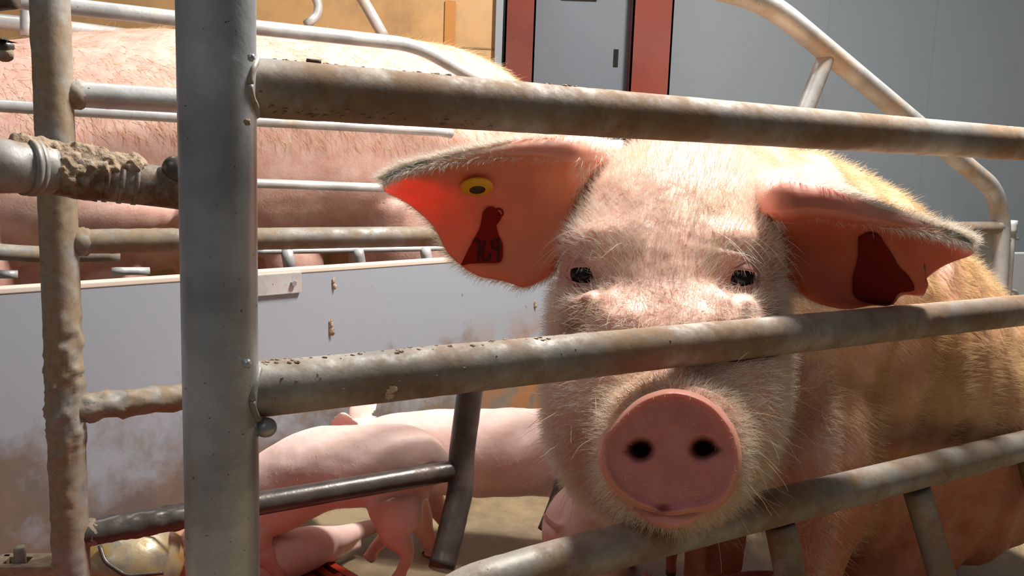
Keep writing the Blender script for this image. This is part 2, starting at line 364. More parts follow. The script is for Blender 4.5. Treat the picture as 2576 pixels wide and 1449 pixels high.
MB().obox((cc[0], cc[1], .02)+pn*.02, pd*L/2, pn*.015, np.array([0, 0, .019])).build('bottom_gap_shade', M_black, pan, smooth=False)  # black strip painted in for the dark gap under the panel
b1 = ver(755, 705, 0) if False else None
def on_panel(px, py): r = ray(px, py); D = pn@PA; return CP+r*((D-pn@CP)/(pn@r))
q1, q2 = on_panel(560, 712), on_panel(755, 702); bc = (q1+q2)/2; bl = np.linalg.norm((q2-q1)[:2])
br = MB().obox((bc[0], bc[1], .513)-pn*.003, pd*bl/2, pn*.003, np.array([0, 0, .022])).build('joint_bracket', M_far, pan, smooth=False, bevel=.002)
q = on_panel(733, 712); MB().tube([q-pn*.0, q-pn*.013], .006, 6).build('bolt', M_post, br, smooth=False)
for i, (px, py, s_) in enumerate(((838, 708, 1), (830, 815, 1.5), (1345, 762, .8))):
    q = on_panel(px, py); m = MB(); m.ball(q, (.004*s_, .002, .008*s_), 8, jit=.8); m.ball(q+np.array([.002, 0, -.011*s_]), (.005*s_, .002, .006*s_), 8, jit=.8)
    m.build('manure_splash', M_dirt, pan)

# ------------------------------------------------------------------ near side of the crate
def on_rail(px, z, D=DN): return on_line(px, D, z)
ZN = (.8326, .5799, .3543); RN = .024
mp = np.array([-.2374, .7079, 0]); rp = .030
near = empty('crate_side', mp, 'large galvanised near side of the farrowing crate, thick post and three rails', 'crate side')
MB().tube([mp+[0, 0, .02], mp+[0, 0, 1.35]], rp, 48, .03).build('post', M_post, near)
s0 = mp+DD*.012
s0 = s0-NN*(NN@s0-DN)
top = [np.array([s0[0], s0[1], ZN[0]]), on_rail(2750, ZN[0])+DD*.6]
MB().tube(top, RN, 40, .006, lump=.0006, lfreq=120).build('rail', M_rail, near)
mid = [np.array([s0[0], s0[1], ZN[1]]), on_rail(2750, ZN[1])+DD*.6]
MB().tube(mid, RN, 40, .006, lump=.0010, lfreq=110).build('rail', M_rail, near)
lowp = [on_rail(px, ZN[2])-np.array([0, 0, dz]) for px, dz in ((1000, .055), (1150, .012), (1300, .003), (1480, 0))]+[on_rail(2750, ZN[2])+DD*.6]
lowp = list(cr(np.array(lowp[:4]), 8))+[lowp[4]]
OBST = []
OBST += [(np.array(top), RN), (np.array(mid), RN), (np.array(lowp), RN)]
MB().tube(lowp, RN, 40, .006, lump=.0016, lfreq=110, lmask=lambda p: np.clip(1-(p[:, 0]-.1)/.25, .15, 1)).build('rail', M_rail, near)
rails_n = [o for o in near.children]
def weld(c_, r, rpost, parent, m=None):
    """bead along the curve where a rail meets the round post"""
    m_ = MB(); u = np.cross(DD, [0, 0, 1.]); pts = []
    for a in np.linspace(0, 2*math.pi, 49):
        x = r*math.cos(a); pts.append(np.asarray(c_)+x*u+r*math.sin(a)*np.array([0, 0, 1.])+DD*math.sqrt(max(0, rpost**2-x*x)))
    m_.tube(pts, .0028, 10, .004, lump=.0022, lfreq=170); return m_.build('weld_bead', m or M_rail, parent)
for z in ZN[:2]: weld(np.array([mp[0], mp[1], z]), RN-.001, rp, near)
q = np.array([s0[0], s0[1], ZN[1]-.028])+DD*.022-NN*.020
m = MB().ball(q, (.0095, .009, .0085), 14); m.ball(q-DD*.014-NN*.006+[0, 0, .006], (.005, .004, .004), 8); m.build('weld_bead', M_post, near)
for (px, py, r_) in ((632, 145, .0028), (621, 915, .0035), (622, 307, .0026)):
    c_ = atY(px, py, mp[1]-rp+.004); MB().ball(c_, r_, 8, jit=.4).build('weld_spatter', M_post if py != 307 else M_dirt, near)
def rung(pts, r, parent, m_=M_rail, name='rung'):
    OBST.append((np.array(pts), r)); return MB().tube(pts, r, 28, .01, fillet=.05, lump=.0006).build(name, m_, parent)
rung([ver(1962, 1322, DN), ver(1978, 1400, DN-.01), ver(2005, 1540, DN-.045), ver(1995, 1700, DN-.06)], .0195, near)
rung([ver(2305, 1230, DN), ver(2338, 1340, DN-.01), ver(2385, 1500, DN-.045), ver(2378, 1680, DN-.06)], .0195, near)
rung([ver(2590, 1150, DN), ver(2615, 1250, DN-.01), ver(2660, 1400, DN-.045)], .0195, near)
# crumbs of dry manure lying on the two upper rails and stuck to their flanks
def crumbs(z, n, x0, x1, ang, size, seed, parent, name='manure_crumbs', RN=RN):
    r = np.random.default_rng(seed); m = MB()
    for i in range(n):
        P_ = on_rail(x0+(x1-x0)*r.random()**1.3, z); a = math.radians(ang[0]+(ang[1]-ang[0])*r.random()); s_ = size*(.4+1.3*r.random()**2)
        c_ = P_+RN*(math.cos(a)*-NN+math.sin(a)*np.array([0, 0, 1.])); k = 5
        ph = r.random()*3; R = np.array([[[math.sin(t_)*math.cos(b_+ph)*(1+.5*r.random()), math.sin(t_)*math.sin(b_+ph)*(.6+.5*r.random()), .6*math.cos(t_)*(.6+.6*r.random())] for b_ in np.linspace(0, 2*math.pi, 6, endpoint=False)] for t_ in (.7, 1.5, 2.4)])
        m.rings(R*s_+c_)
    o = m.build(name, M_dirt, parent, smooth=False); return o
o = crumbs(ZN[0], 46, 680, 1500, (78, 100), .0016, 1, near); tag(o, kind='stuff')
o = crumbs(ZN[0], 60, 660, 1250, (-62, -38), .0017, 2, near); tag(o, kind='stuff')
o = crumbs(ZN[1], 70, 660, 1400, (70, 100), .0017, 3, near); tag(o, kind='stuff')
o = crumbs(ZN[1], 45, 660, 2300, (-25, 40), .0010, 4, near); tag(o, kind='stuff')
q = on_rail(789, ZN[0])+np.array([0, 0, RN+.001]); MB().tube([q-DD*.006, q+DD*.006], .0022, 8, .003, lump=.0008).build('straw_bit', mat('dark_straw', (.09, .05, .03), .8), near)
q = on_rail(953, ZN[1])-NN*RN*.94-np.array([0, 0, .008]); m = MB(); [m.ball(q+r_, (.0035, .002, .0028), 6, jit=1.1) for r_ in (np.array([0, 0, 0]), np.array([.0035, 0, .002]), np.array([.001, 0, -.004]))]
m.build('feed_flake', mat('feed', (.72, .48, .28), .8), near, smooth=False)

# ------------------------------------------------------------------ far side of the crate
ZF = (.8475, .6548, .4277, .2465); rf = .0165
fp = np.array([-.5995, 1.158, 0])
far = empty('crate_side', fp, 'thinner far side of the farrowing crate with caked left post and sloping rear pipe', 'crate side')
lm = lambda p: np.clip((.75-p[:, 2])/.3, .25, 1)
MB().tube([fp+[0, 0, .14], fp+[0, 0, 1.3]], .0235, 40, .005, lump=.0065, lfreq=95, lmask=lm).build('post', M_cake, far)
for i, (z, x1) in enumerate(zip(ZF, (1700, 2515, 1620, 1150))):
    a_ = fp*1; a_ = np.array([fp[0], fp[1], z])+DD*.01; b_ = on_line(x1, DF, z)
    OBST.append((np.array([a_, b_]), rf+.003)); MB().tube([a_, b_], rf+(.0015 if i > 1 else 0), 32, .006, lump=(.001, .0022, .007, .005)[i], lfreq=90, lmask=lambda p: np.clip(1.2-(p[:, 0]+.55)/(.2), .12, 1)).build('rail', (M_far, M_cake, M_cake, M_dark)[i] if i != 3 else M_dark, far)
    mm = MB().ball(a_+DD*.016, (.019, .019, .0195), 12, jit=.12); mm.build('weld_bead', M_cake, far)
def fpt(px, py, D=DF): return ver(px, py, D)
OBST.append((np.array([fpt(1188, 940), fpt(1160, 1150), fpt(1160, 1230, DF-.012), fpt(1118, 1400, DF-.04), fpt(1110, 1432, DF-.05)]), .0235))
OBST.append((np.array([fpt(1436, 1000), fpt(1430, 1180), fpt(1408, 1260), fpt(1376, 1338)]), .0195))
def press(V, gap=.0015):
    """soft bodies give way where they lean on a bar"""
    V = V.copy()
    for P, r in OBST:
        for a, b in zip(P[:-1], P[1:]):
            d = b-a; t_ = np.clip(((V-a)@d)/(d@d), 0, 1); q = V-(a+t_[:, None]*d); L = np.linalg.norm(q, axis=1); k = L < r+gap
            if k.any(): V[k] += q[k]*((r+gap-L[k])/np.maximum(L[k], 1e-6))[:, None]
    return V
MB().tube([fpt(1188, 940), fpt(1160, 1150), fpt(1160, 1230, DF-.012), fpt(1118, 1400, DF-.04), fpt(1110, 1432, DF-.05)], .0225, 32, .008, fillet=.04, lump=.0015).build('finger_bar', M_dark, far)
MB().tube([fpt(1436, 1000), fpt(1430, 1180), fpt(1408, 1260), fpt(1376, 1338)], .019, 24, .01, fillet=.04).build('finger_bar', M_dark, far)
# rear: top rail runs back, slopes down and turns into the rear post
dg_ = [fpt(1500, -110), fpt(1925, 0), fpt(2500, 475), fpt(2520, 560), fpt(2500, 900), on_line(2493, DF, 0)]
MB().tube(dg_, .0235, 36, .01, fillet=.09).build('sloping_pipe', M_far, far)
MB().tube([fpt(2080, 138), fpt(2005, 330), fpt(1960, 470)], .0185, 28, .01).build('brace', M_far, far)
MB().ball(fpt(2080, 136), .0195, 10, jit=.15).build('weld_bead', M_far, far)
MB().ball(fpt(2512, 566), (.02, .02, .018), 10, jit=.15).build('weld_bead', M_far, far)
MB().tube([fpt(2548, 560), fpt(2534, 752)], .009, 16, .02).build('latch_pin', M_far, far)
q = fpt(2546, 575); MB().tube([q+[0, 0, .022], q-[0, 0, .014]], .012, 20, .01).build('latch_collar', M_far, far)
q = fpt(2548, 601); MB().tube([q-DD*.016, q+DD*.024], .0045, 14, .01).build('latch_peg', M_far, far)
MB().tube([fpt(2520, 738), fpt(2535, 730), fpt(2555, 733), fpt(2562, 755)], .006, 14, .006, fillet=.01).build('latch_hook', M_far, far)
gs = MB(); a_, b_ = on_line(2150, DF+.01, .40), on_line(2500, DF+.01, .40); c_ = (a_+b_)/2; gs.obox(c_+[0, 0, 0], DD*np.linalg.norm(b_-a_)/2, NN*.004, np.array([0, 0, .245]))
gs.build('rear_sheet', mat('pale_sheet', (.50, .52, .53), .5), far, smooth=False)
# foot bracket with bolt, low at the left post
q = hor(120, 1436, .20); fb = MB(); ex = np.array([1, .1, 0]); ey = np.array([-.1, 1, 0])
c_ = np.array([fp[0]-.045, fp[1]-.005, .205])
for s_ in (-1, 1): fb.obox(c_+ey*.016*s_, ex*.052, ey*.006, np.array([0, 0, .007]))
fb.obox(c_-ex*.048, ex*.008, ey*.02, np.array([0, 0, .007])); fb.obox(c_+ex*.01, ex*.02, ey*.02, np.array([0, 0, .0065])); fb.obox(c_-[0, 0, .016], ex*.052, ey*.021, np.array([0, 0, .010]))
fo = fb.build('foot_bracket', M_dirt, far, smooth=False, bevel=.0025)
MB().tube([c_-ex*.022-[0, 0, .008], c_-ex*.022+[0, 0, .026]], .0078, 20, .006, lump=.001).build('bolt', M_cake, fo)

# ------------------------------------------------------------------ partition at the far right
a_, b_ = atY(2500, 636, 2.55), atY(2800, 640, 2.75); dv = b_-a_; dv[2] = 0; L = np.linalg.norm(dv); dv /= L; c_ = (a_+b_)/2+dv*.3; hz = a_[2]/2
rp_ = MB().obox((c_[0], c_[1], hz), dv*(L/2+.3), np.array([-dv[1], dv[0], 0])*.017, np.array([0, 0, hz])).build('pen_partition', mat('pale_pvc', (.44, .46, .48), .45), smooth=False, bevel=.003)
tag(rp_, 'pale grey pen partition at the right edge beyond the rear latch', 'partition')

# ------------------------------------------------------------------ neighbouring crate, between partition and ochre board
NB0 = atY(650, 72, 2.0); DB = NN@NB0
def nb(px, py, off=0): return ver(px, py, DB+off)
def nz(px, py, off=0): return nb(px, py, off)
nbc = empty('neighbour_crate_side', (NB0[0], NB0[1], 0), 'near side of the neighbouring crate with thin rails and pipe bent down at its end', 'crate side')
def nrail(name, pts, r, parent=nbc, m=M_far, fillet=.06, **k): return MB().tube(pts, r, 28, .02, fillet=fillet, **k).build(name, m, parent)
nrail('top_rail', [nb(-250, -32), nb(190, 18), nb(650, 70), nb(1045, 113), nb(1200, 200), nb(1480, 362), nb(1700, 470)], .0165)
nrail('rail', [nb(-250, 247), nb(0, 266), nb(450, 294), nb(900, 318), nb(1110, 331), nb(1135, 336)], .0125, fillet=.02)
MB().ball(nb(1128, 334), (.015, .014, .0125), 12).build('end_cap', M_far, nbc)
nrail('rail', [nb(300, 455), nb(650, 461), nb(1000, 474), nb(1150, 480)], .0105)
nrail('rail', [nb(-250, 610), nb(0, 634), nb(100, 640), nb(300, 638)], .0165, m=M_cake)
for px, ln in ((726, 640), (905, 640), (1074, 635)):
    a_ = nb(px-6, ln-16); b_ = nb(px+5, ln+45); nrail('stub_bar', [a_, b_], .014)
nrail('rail', [nb(640, 633), nb(1250, 622)], .007)
for x0, x1, y in ((280, 376, 682), (0, 45, 690)):
    nrail('foot_bar', [nb(x0, y), nb(x1, y)], .0085)
nb2 = empty('neighbour_crate_side', (NB0[0]+NN[0]*.6, NB0[1]+NN[1]*.6, 0), 'far side of the neighbouring crate showing as pale pipes before the ochre board', 'crate side')
nrail('top_rail', [nb(-400, 10, .64), nb(40, 58, .64), nb(180, 72, .64), nb(400, 100, .64), nb(800, 150, .64)], .019, nb2)
nrail('curved_pipe', [nb(780, -30, .62), nb(802, 10, .62), nb(798, 40, .62), nb(770, 62, .62)], .013, nb2, fillet=.05)
nrail('diagonal_pipe', [nb(890, -40, .62), nb(925, 20, .62), nb(968, 96, .62)], .017, nb2)
nrail('upright', [nb(66, -40, .5), nb(66, 90, .5)], .014, nb2)

# ------------------------------------------------------------------ the sow
def hs(px, py, Y, w, hu, hd, e=2.2, tilt=0): 
    c = atY(px, py, Y); k = depth(c)/F; return [c[0], c[1], c[2], 1, .0, tilt, w*k, hu*k, hd*k, e]
head_S = [hs(1690, 1148, .932, 165, 160, 165, 2.1), hs(1690, 1148, .936, 172, 168, 178, 2.1), hs(1692, 1140, .95, 176, 176, 196, 2.1), hs(1690, 1115, .995, 205, 172, 225, 2.2),
          hs(1684, 1060, 1.03, 255, 210, 290, 2.3), hs(1678, 980, 1.08, 280, 272, 350, 2.5), hs(1676, 930, 1.14, 289, 360, 400, 2.7), hs(1678, 880, 1.20, 292, 440, 440, 2.8),
          hs(1700, 820, 1.28, 290, 462, 430, 2.6), hs(1760, 780, 1.37, 265, 440, 400, 2.4)]
HR = sect_rings(head_S, 8, 72)
body_pts = [(.19, 1.24, .60), (.27, 1.40, .605), (.42, 1.46, .575), (.55, 1.52, .50), (.68, 1.60, .40), (.80, 1.68, .29), (.90, 1.75, .22), (.99, 1.81, .17)]
body_rad = [(.13, .15), (.165, .20), (.215, .245), (.24, .262), (.245, .27), (.25, .27), (.22, .22), (.06, .06)]
mb = MB(); mb.rings(HR); mb.rings(limb_rings(body_pts, body_rad, 8, 56))
# forelegs, elbows and brisket
def PY(px, py, Y): return atY(px, py, Y)
mb.rings(limb_rings([(.47, 1.36, .50), (.475, 1.32, .40), (.475, 1.29, .30), (.47, 1.275, .2), (.455, 1.265, .11), (.45, 1.25, .04), (.45, 1.235, .005)], [(.09, .10), (.09, .105), (.075, .09), (.052, .06), (.042, .045), (.042, .048), (.035, .04)], 6, 28, (.55, -.83, 0)))
mb.rings(limb_rings([(.34, 1.55, .48), (.355, 1.53, .38), (.365, 1.50, .28), (.37, 1.48, .2), (.37, 1.47, .11), (.37, 1.46, .04), (.37, 1.45, .005)], [(.08, .10), (.085, .10), (.075, .085), (.062, .06), (.055, .045), (.052, .048), (.045, .04)], 6, 28, (.55, -.83, 0)))
mb.rings(limb_rings([(.22, 1.22, .46), (.30, 1.33, .38), (.40, 1.40, .34), (.55, 1.50, .28), (.7, 1.6, .2)], [(.08, .08), (.13, .13), (.16, .13), (.18, .14), (.18, .13)], 6, 32))
# thigh and hind foot of the sitting sow
mb.rings(limb_rings([(.84, 1.62, .30), (.79, 1.57, .22), (.71, 1.51, .13), (.62, 1.46, .06), (.53, 1.41, .03)], [(.08, .14), (.11, .15), (.09, .10), (.05, .05), (.03, .028)], 6, 28))
me = remesh(mb, .0048, 6)
V = getv(me); N = getn(me)
def G(pp, x, y, sx, sy, rot=0):
    dx, dy = pp[:, 0]-x, pp[:, 1]-y; c, s = math.cos(rot), math.sin(rot); a, b = c*dx+s*dy, -s*dx+c*dy
    return np.exp(-.5*((a/sx)**2+(b/sy)**2))
# sculpting, on the skin of the face
def face_disp(V, N):
    pp = proj(V); k = np.clip((1.32-V[:, 1])/.08, 0, 1)*np.clip((-N[:, 1]+.15)/.3, 0, 1)*np.clip((.5-V[:, 0])/.05, 0, 1)
    d = (.016*G(pp, 1500, 602, 62, 30, -.2)+.016*G(pp, 1868, 606, 62, 30, .2)
         - .024*G(pp, 1462, 690, 36, 30)-.024*G(pp, 1872, 698, 36, 30)
         + .007*G(pp, 1482, 652, 44, 9, -.25)+.007*G(pp, 1860, 655, 46, 9, .25)
         - .005*G(pp, 1488, 634, 48, 7, -.25)-.005*G(pp, 1862, 636, 48, 7, .25)
         + .010*G(pp, 1480, 752, 46, 18, -.3)+.010*G(pp, 1850, 758, 48, 18, .35)
         - .007*G(pp, 1512, 736, 9, 34, .5)-.007*G(pp, 1836, 742, 8, 36, -.45)
         + .012*G(pp, 1560, 800, 60, 40)+.012*G(pp, 1780, 800, 60, 40)
         - .008*G(pp, 1560, 690, 34, 60)-.008*G(pp, 1775, 690, 34, 60)
         + .010*G(pp, 1670, 560, 90, 110)-.006*G(pp, 1670, 700, 60, 60)
         - .012*G(pp, 1450, 900, 30, 70)+.010*G(pp, 1420, 1010, 30, 90)
         + .008*G(pp, 1920, 1010, 30, 100))
    d += .0025*np.sin(pp[:, 0]*.09+pp[:, 1]*.045)*G(pp, 1900, 800, 70, 60)+.002*np.sin(pp[:, 0]*.09-pp[:, 1]*.06)*G(pp, 1450, 800, 60, 60)
    d += .0028*np.sin((V[:, 1]-.9)*260)*np.clip((1.0-V[:, 1])/.02, 0, 1)*np.clip((V[:, 1]-.91)/.02, 0, 1)*np.clip(N[:, 2]*2, 0, 1)
    d += (fbm(V, 60, 2)-.5)*.003
    return d*k
V = V+N*face_disp(V, N)[:, None]
cond = (V[:, 0] > .35)
V[cond] += (N*((fbm(V, 14, 3)-.5)*.018+.004*np.sin(V[:, 0:1].ravel()*90+6*fbm(V, 5, 2)))[:, None])[cond]
V[:, 2] = np.maximum(V[:, 2], .002); V = press(V)
setv(me, V); N = getn(me); bodyF = quads(me); bodyV = V.copy()
pp = proj(V)
def lerp(a, b, k): return a*(1-k[:, None])+b*k[:, None]
ones = np.ones(len(V))
Cb = np.tile([.86, .56, .46], (len(V), 1)); pink = np.array([.80, .42, .37]); ochre = np.array([.74, .47, .22])
kb = np.clip((V[:, 0]-.30)/.12, 0, 1)*np.clip((fbm(V, 9, 4)-.34)*4, 0, 1)*np.clip((V[:, 2]-.22)/.2, .1, 1); Cb = lerp(Cb, ochre, kb*.8)
kb = np.clip((V[:, 0]-.45)/.1, 0, 1)*np.clip((fbm(V*np.array([1, 1, .3]), 22, 3, 9)-.56)*8, 0, 1); Cb = lerp(Cb, np.array([.5, .31, .12]), kb*.7)
for (x, y, sx, sy, c, a) in ((1440, 820, 22, 12, (.25, .15, .05), .9), (1455, 790, 40, 30, (.55, .38, .2), .6), (1792, 536, 12, 7, (.2, .1, .05), .8), (1800, 520, 60, 25, (.75, .55, .33), .5), (1835, 705, 9, 30, (.72, .25, .22), .7),
                              (1790, 660, 14, 26, (.78, .50, .28), .6), (1525, 630, 22, 18, (.82, .5, .3), .6), (1610, 385, 20, 14, (.72, .55, .36), .6), (1620, 960, 50, 22, (.62, .33, .16), .6), (1560, 1040, 30, 24, (.45, .24, .14), .5)):  # last two spots paint the middle rail's shadow on the snout top
    Cb = lerp(Cb, np.array(c), np.clip(G(pp, x, y, sx, sy)*a*1.2*(fbm(V, 90, 3)+.45), 0, 1)*(V[:, 1] < 1.3))
Cb = lerp(Cb, pink, np.clip((.935-V[:, 1])/.03, 0, 1)*.5)

kb = np.clip((.42-V[:, 2])/.14, 0, 1)*np.clip((V[:, 0]-.24)/.06, 0, 1); Cb = lerp(Cb, np.array([.66, .25, .15]), kb*.85)  # chest and legs redder and darker, their shade put into the colour

# snout plate: heart-shaped rim, two nostrils, built finely and joined to the body
O = np.array([(1687, 978), (1735, 984), (1785, 1006), (1826, 1044), (1854, 1090), (1866, 1148), (1858, 1206), (1832, 1258), (1795, 1282), (1745, 1292), (1690, 1300), (1645, 1292), (1590, 1270), (1545, 1238), (1514, 1190), (1504, 1142), (1512, 1096), (1540, 1064), (1572, 1030), (1608, 1002), (1645, 986)], float)
Oc = np.vstack([O[-3:], O, O[:4]]); Q = cr(Oc, 8)[24:24+len(O)*8]; oc = np.array([1687., 1146.])
kk = len(Q); rs = np.concatenate([np.linspace(.02, .9, 46), np.linspace(.915, 1, 9)]); R = []
RT = CAMR.T
def plate_pt(px, py, dY): return np.array([atY(a, b, .884+c) for a, b, c in zip(px, py, dY)])
for r_ in rs:
    P2 = oc+(Q-oc)*r_; x, y = P2[:, 0], P2[:, 1]; e = max(0, (r_-.90)/.10)
    dY = .006*r_**2*0 - .006*math.exp(-((r_-.93)/.07)**2)+.022*(1-math.sqrt(max(0, 1-e*e)))
    dY = np.full(kk, dY) if np.ndim(dY) == 0 else dY
    p3 = np.stack([x, y, x], 1)
    for (nx, ny, sx, sy) in ((1613, 1132, 25, 24), (1769, 1128, 26, 23)):
        g = np.exp(-(((x-nx)/sx)**2+((y-ny)/sy)**2)**1.6); dY = dY+.040*g; dY = dY-.004*(np.exp(-(((x-nx)/42)**2+((y-ny)/38)**2))-g)
        dY = dY+.008*np.exp(-(((x-nx-(28 if nx > 1700 else -26))/18)**2+((y-ny-4)/8)**2))
    dY = dY+.006*np.exp(-(((x-1668)/17)**2+((y-1280)/10)**2))+.0015*np.exp(-(((x-1690)/14)**2+((y-1210)/60)**2))-.004*np.exp(-(((x-1690)/70)**2+((y-1060)/40)**2))
    R.append(plate_pt(x, y, dY))
for i, (s_, dy) in enumerate(((1.0, .030), (.985, .04), (.95, .055))):
    P2 = oc+(Q-oc)*s_; R.append(plate_pt(P2[:, 0], P2[:, 1], np.full(kk, dy)))
R = np.array(R); fl = R.reshape(-1, 3); nz_ = (fbm(fl, 55, 3)-.5)*.0022+(fbm(fl, 260, 2)-.5)*.0008; fl = fl+np.array([0, 1, 0])*nz_[:, None]; R = fl.reshape(R.shape)
pl = MB(); pc = proj(fl); cpl = np.tile([.68, .27, .25], (len(fl), 1))
rim = np.repeat(np.concatenate([rs, [1.03]*3]), kk); cpl = lerp(cpl, np.array([.86, .46, .30]), np.clip((rim-.86)/.12, 0, 1)*.6)
for (x, y, sx, sy, a) in ((1615, 1131, 17, 15, 1), (1768, 1127, 18, 15, 1), (1590, 1124, 14, 7, .7), (1795, 1135, 16, 8, .7)): cpl = lerp(cpl, np.array([.10, .03, .02]), np.clip(G(pc, x, y, sx, sy)*a*1.3, 0, 1))  # dark nostril lining, with the hollows' shade put into the colour
cpl = lerp(cpl, np.array([.30, .08, .07]), np.clip(G(pc, 1668, 1281, 15, 8)*1.2, 0, 1))  # shade of the mouth notch likewise painted
pl.rings(R, col=cpl)
# lower lip and chin under the plate
ch = MB(); chR = limb_rings([PY(1600, 1270, .915), PY(1650, 1293, .903), PY(1690, 1300, .90), PY(1735, 1290, .905), PY(1780, 1268, .92)], [.006, .011, .0125, .011, .006], 6, 20); ch.rings(chR, col=np.tile([.74, .34, .30], (chR.shape[0]*chR.shape[1], 1)))

# ears: one curved sheet each with its own thickness, the front edge rolled forward
def cinterp(pts, n): 
    p = np.asarray(pts, float); d = np.concatenate([[0], np.cumsum(np.linalg.norm(np.diff(p, axis=0), axis=1))]); q = cr(p, 12); dd = np.concatenate([[0], np.cumsum(np.linalg.norm(np.diff(q, axis=0), axis=1))])
    t_ = np.linspace(0, dd[-1], n); return np.stack([np.interp(t_, dd, q[:, i]) for i in range(q.shape[1])], 1)
def make_ear(top, bot, back, Yb, cup, nu=90, nv=60, th=.0056, seed=0, tilt=-.075):
    T_, B_ = cinterp(top, nu), cinterp(bot, nu); K_ = cinterp(back, nu); G_ = np.zeros((nu, nv, 3)); nb_ = nv//5
    for i in range(nu):
        u = i/(nu-1)
        for j in range(nv):
            yr = .14*max(0, 1-u/.13)**1.5
            if j < nb_:
                s_ = 1-j/nb_; p = T_[i]*(1-s_)+K_[i]*s_; y = Yb(u)-.010*math.sin(math.pi*min(1, (1-s_)))*0+.13*s_**1.2*(1-u)+.012*s_+yr
            else:
                v = (j-nb_)/(nv-1-nb_); p = T_[i]*(1-v)+B_[i]*v; y = Yb(u)+cup(u, v)-tilt*v+yr
            G_[i, j] = atY(p[0], p[1], y)
    fl = G_.reshape(-1, 3); G_ = (fl+np.array([0, 1, 0])*((fbm(fl, 18, 3, seed)-.5)*.010)[:, None]).reshape(G_.shape)
    du = np.gradient(G_, axis=0); dv = np.gradient(G_, axis=1); n_ = np.cross(du, dv); n_ /= np.linalg.norm(n_, axis=2, keepdims=True)+1e-9
    if n_[nu//2, nv//2, 1] > 0: n_ = -n_                  # towards the open side
    edge = np.minimum(np.minimum(np.arange(nv), np.arange(nv)[::-1])[None, :]/5., np.minimum(99, (nu-1-np.arange(nu)))[:, None]/5.); tk = th*np.sqrt(np.clip(edge, .04, 1))*(1+5.5*(1-np.linspace(0, 1, nu))[:, None]**1.8)
    A_ = G_+n_*tk[..., None]*.5; Bk = G_-n_*tk[..., None]*.5
    VV = np.vstack([A_.reshape(-1, 3), Bk.reshape(-1, 3)]); m = nu*nv; Fs = []
    for i in range(nu-1):
        for j in range(nv-1):
            a = i*nv+j; q_ = (a, a+1, a+nv+1, a+nv); Fs.append(q_); Fs.append(tuple(x+m for x in q_[::-1]))
    bd = [(i, 0) for i in range(nu)]+[(nu-1, j) for j in range(1, nv)]+[(i, nv-1) for i in range(nu-2, -1, -1)]+[(0, j) for j in range(nv-2, 0, -1)]
    ids = [i*nv+j for i, j in bd]
    for a, b in zip(ids, ids[1:]+ids[:1]): Fs.append((a, b, b+m, a+m))
    return VV, Fs, A_, Bk, n_
earL = make_ear([(1500, 385), (1430, 376), (1380, 372), (1300, 372), (1200, 386), (1110, 402), (1020, 424), (962, 452)],
                [(1455, 610), (1415, 640), (1385, 690), (1325, 722), (1290, 714), (1262, 706), (1195, 690), (1130, 640), (1090, 570), (1030, 515), (966, 478)],
                [(1560, 352), (1500, 362), (1440, 364), (1380, 366), (1300, 376), (1150, 402), (1050, 424), (968, 452)],
                lambda u: 1.135-.04*u, lambda u, v: (.075*(1-u)**1.3+.010)*math.sin(math.pi*min(1, v*1.0))**.8*(1-.6*v), seed=3)
earR = make_ear([(1925, 530), (1975, 508), (2040, 505), (2110, 520), (2190, 540), (2290, 562), (2380, 584), (2448, 612)],
                [(1940, 640), (1975, 690), (2010, 735), (2060, 764), (2130, 778), (2195, 768), (2240, 768), (2270, 742), (2322, 742), (2316, 712), (2370, 668), (2446, 636)],
                [(1880, 440), (1960, 440), (2040, 456), (2110, 478), (2180, 516), (2290, 566), (2380, 586), (2446, 612)],
                lambda u: 1.135-.02*u, lambda u, v: (.06*(1-u)**1.3+.010)*math.sin(math.pi*min(1, v*1.0))**.8*(1-.6*v), seed=9, th=.0088)
jb = MB(); jb.add(V, bodyF, 0, Cb); 
jb.f += [tuple(i+jb.n for i in f) for f in pl.f]; jb.mi += [1]*len(pl.f); jb.v += pl.v; jb.c += pl.c; jb.n += pl.n
jb.f += [tuple(i+jb.n for i in f) for f in ch.f]; jb.mi += [1]*len(ch.f); jb.v += ch.v; jb.c += ch.c; jb.n += ch.n
for E_ in (earL, earR):
    m = len(E_[0])//2; ce = np.tile([.80, .32, .19] if E_ is earL else [.62, .15, .08], (2*m, 1)); ce[m:] = (.88, .68, .60)  # right inner ear deeper red: grime, and its shade put into the colour
    jj = np.arange(m) % 60; kk_ = np.clip((13-jj)/4, 0, 1); ce[:m] = lerp(ce[:m], np.array([.90, .68, .60]), kk_); jb.add(E_[0], E_[1], 2, ce)
sow_loc = (.6, 1.55, 0)
sow = empty('sow', sow_loc, 'large pale sow sitting in the crate, face and snout pushed between the rails', 'pig')
jb.v = [press(v) for v in jb.v]
sow_body = jb.build('body', [M_skin, M_snout, M_ear], sow, col=True)

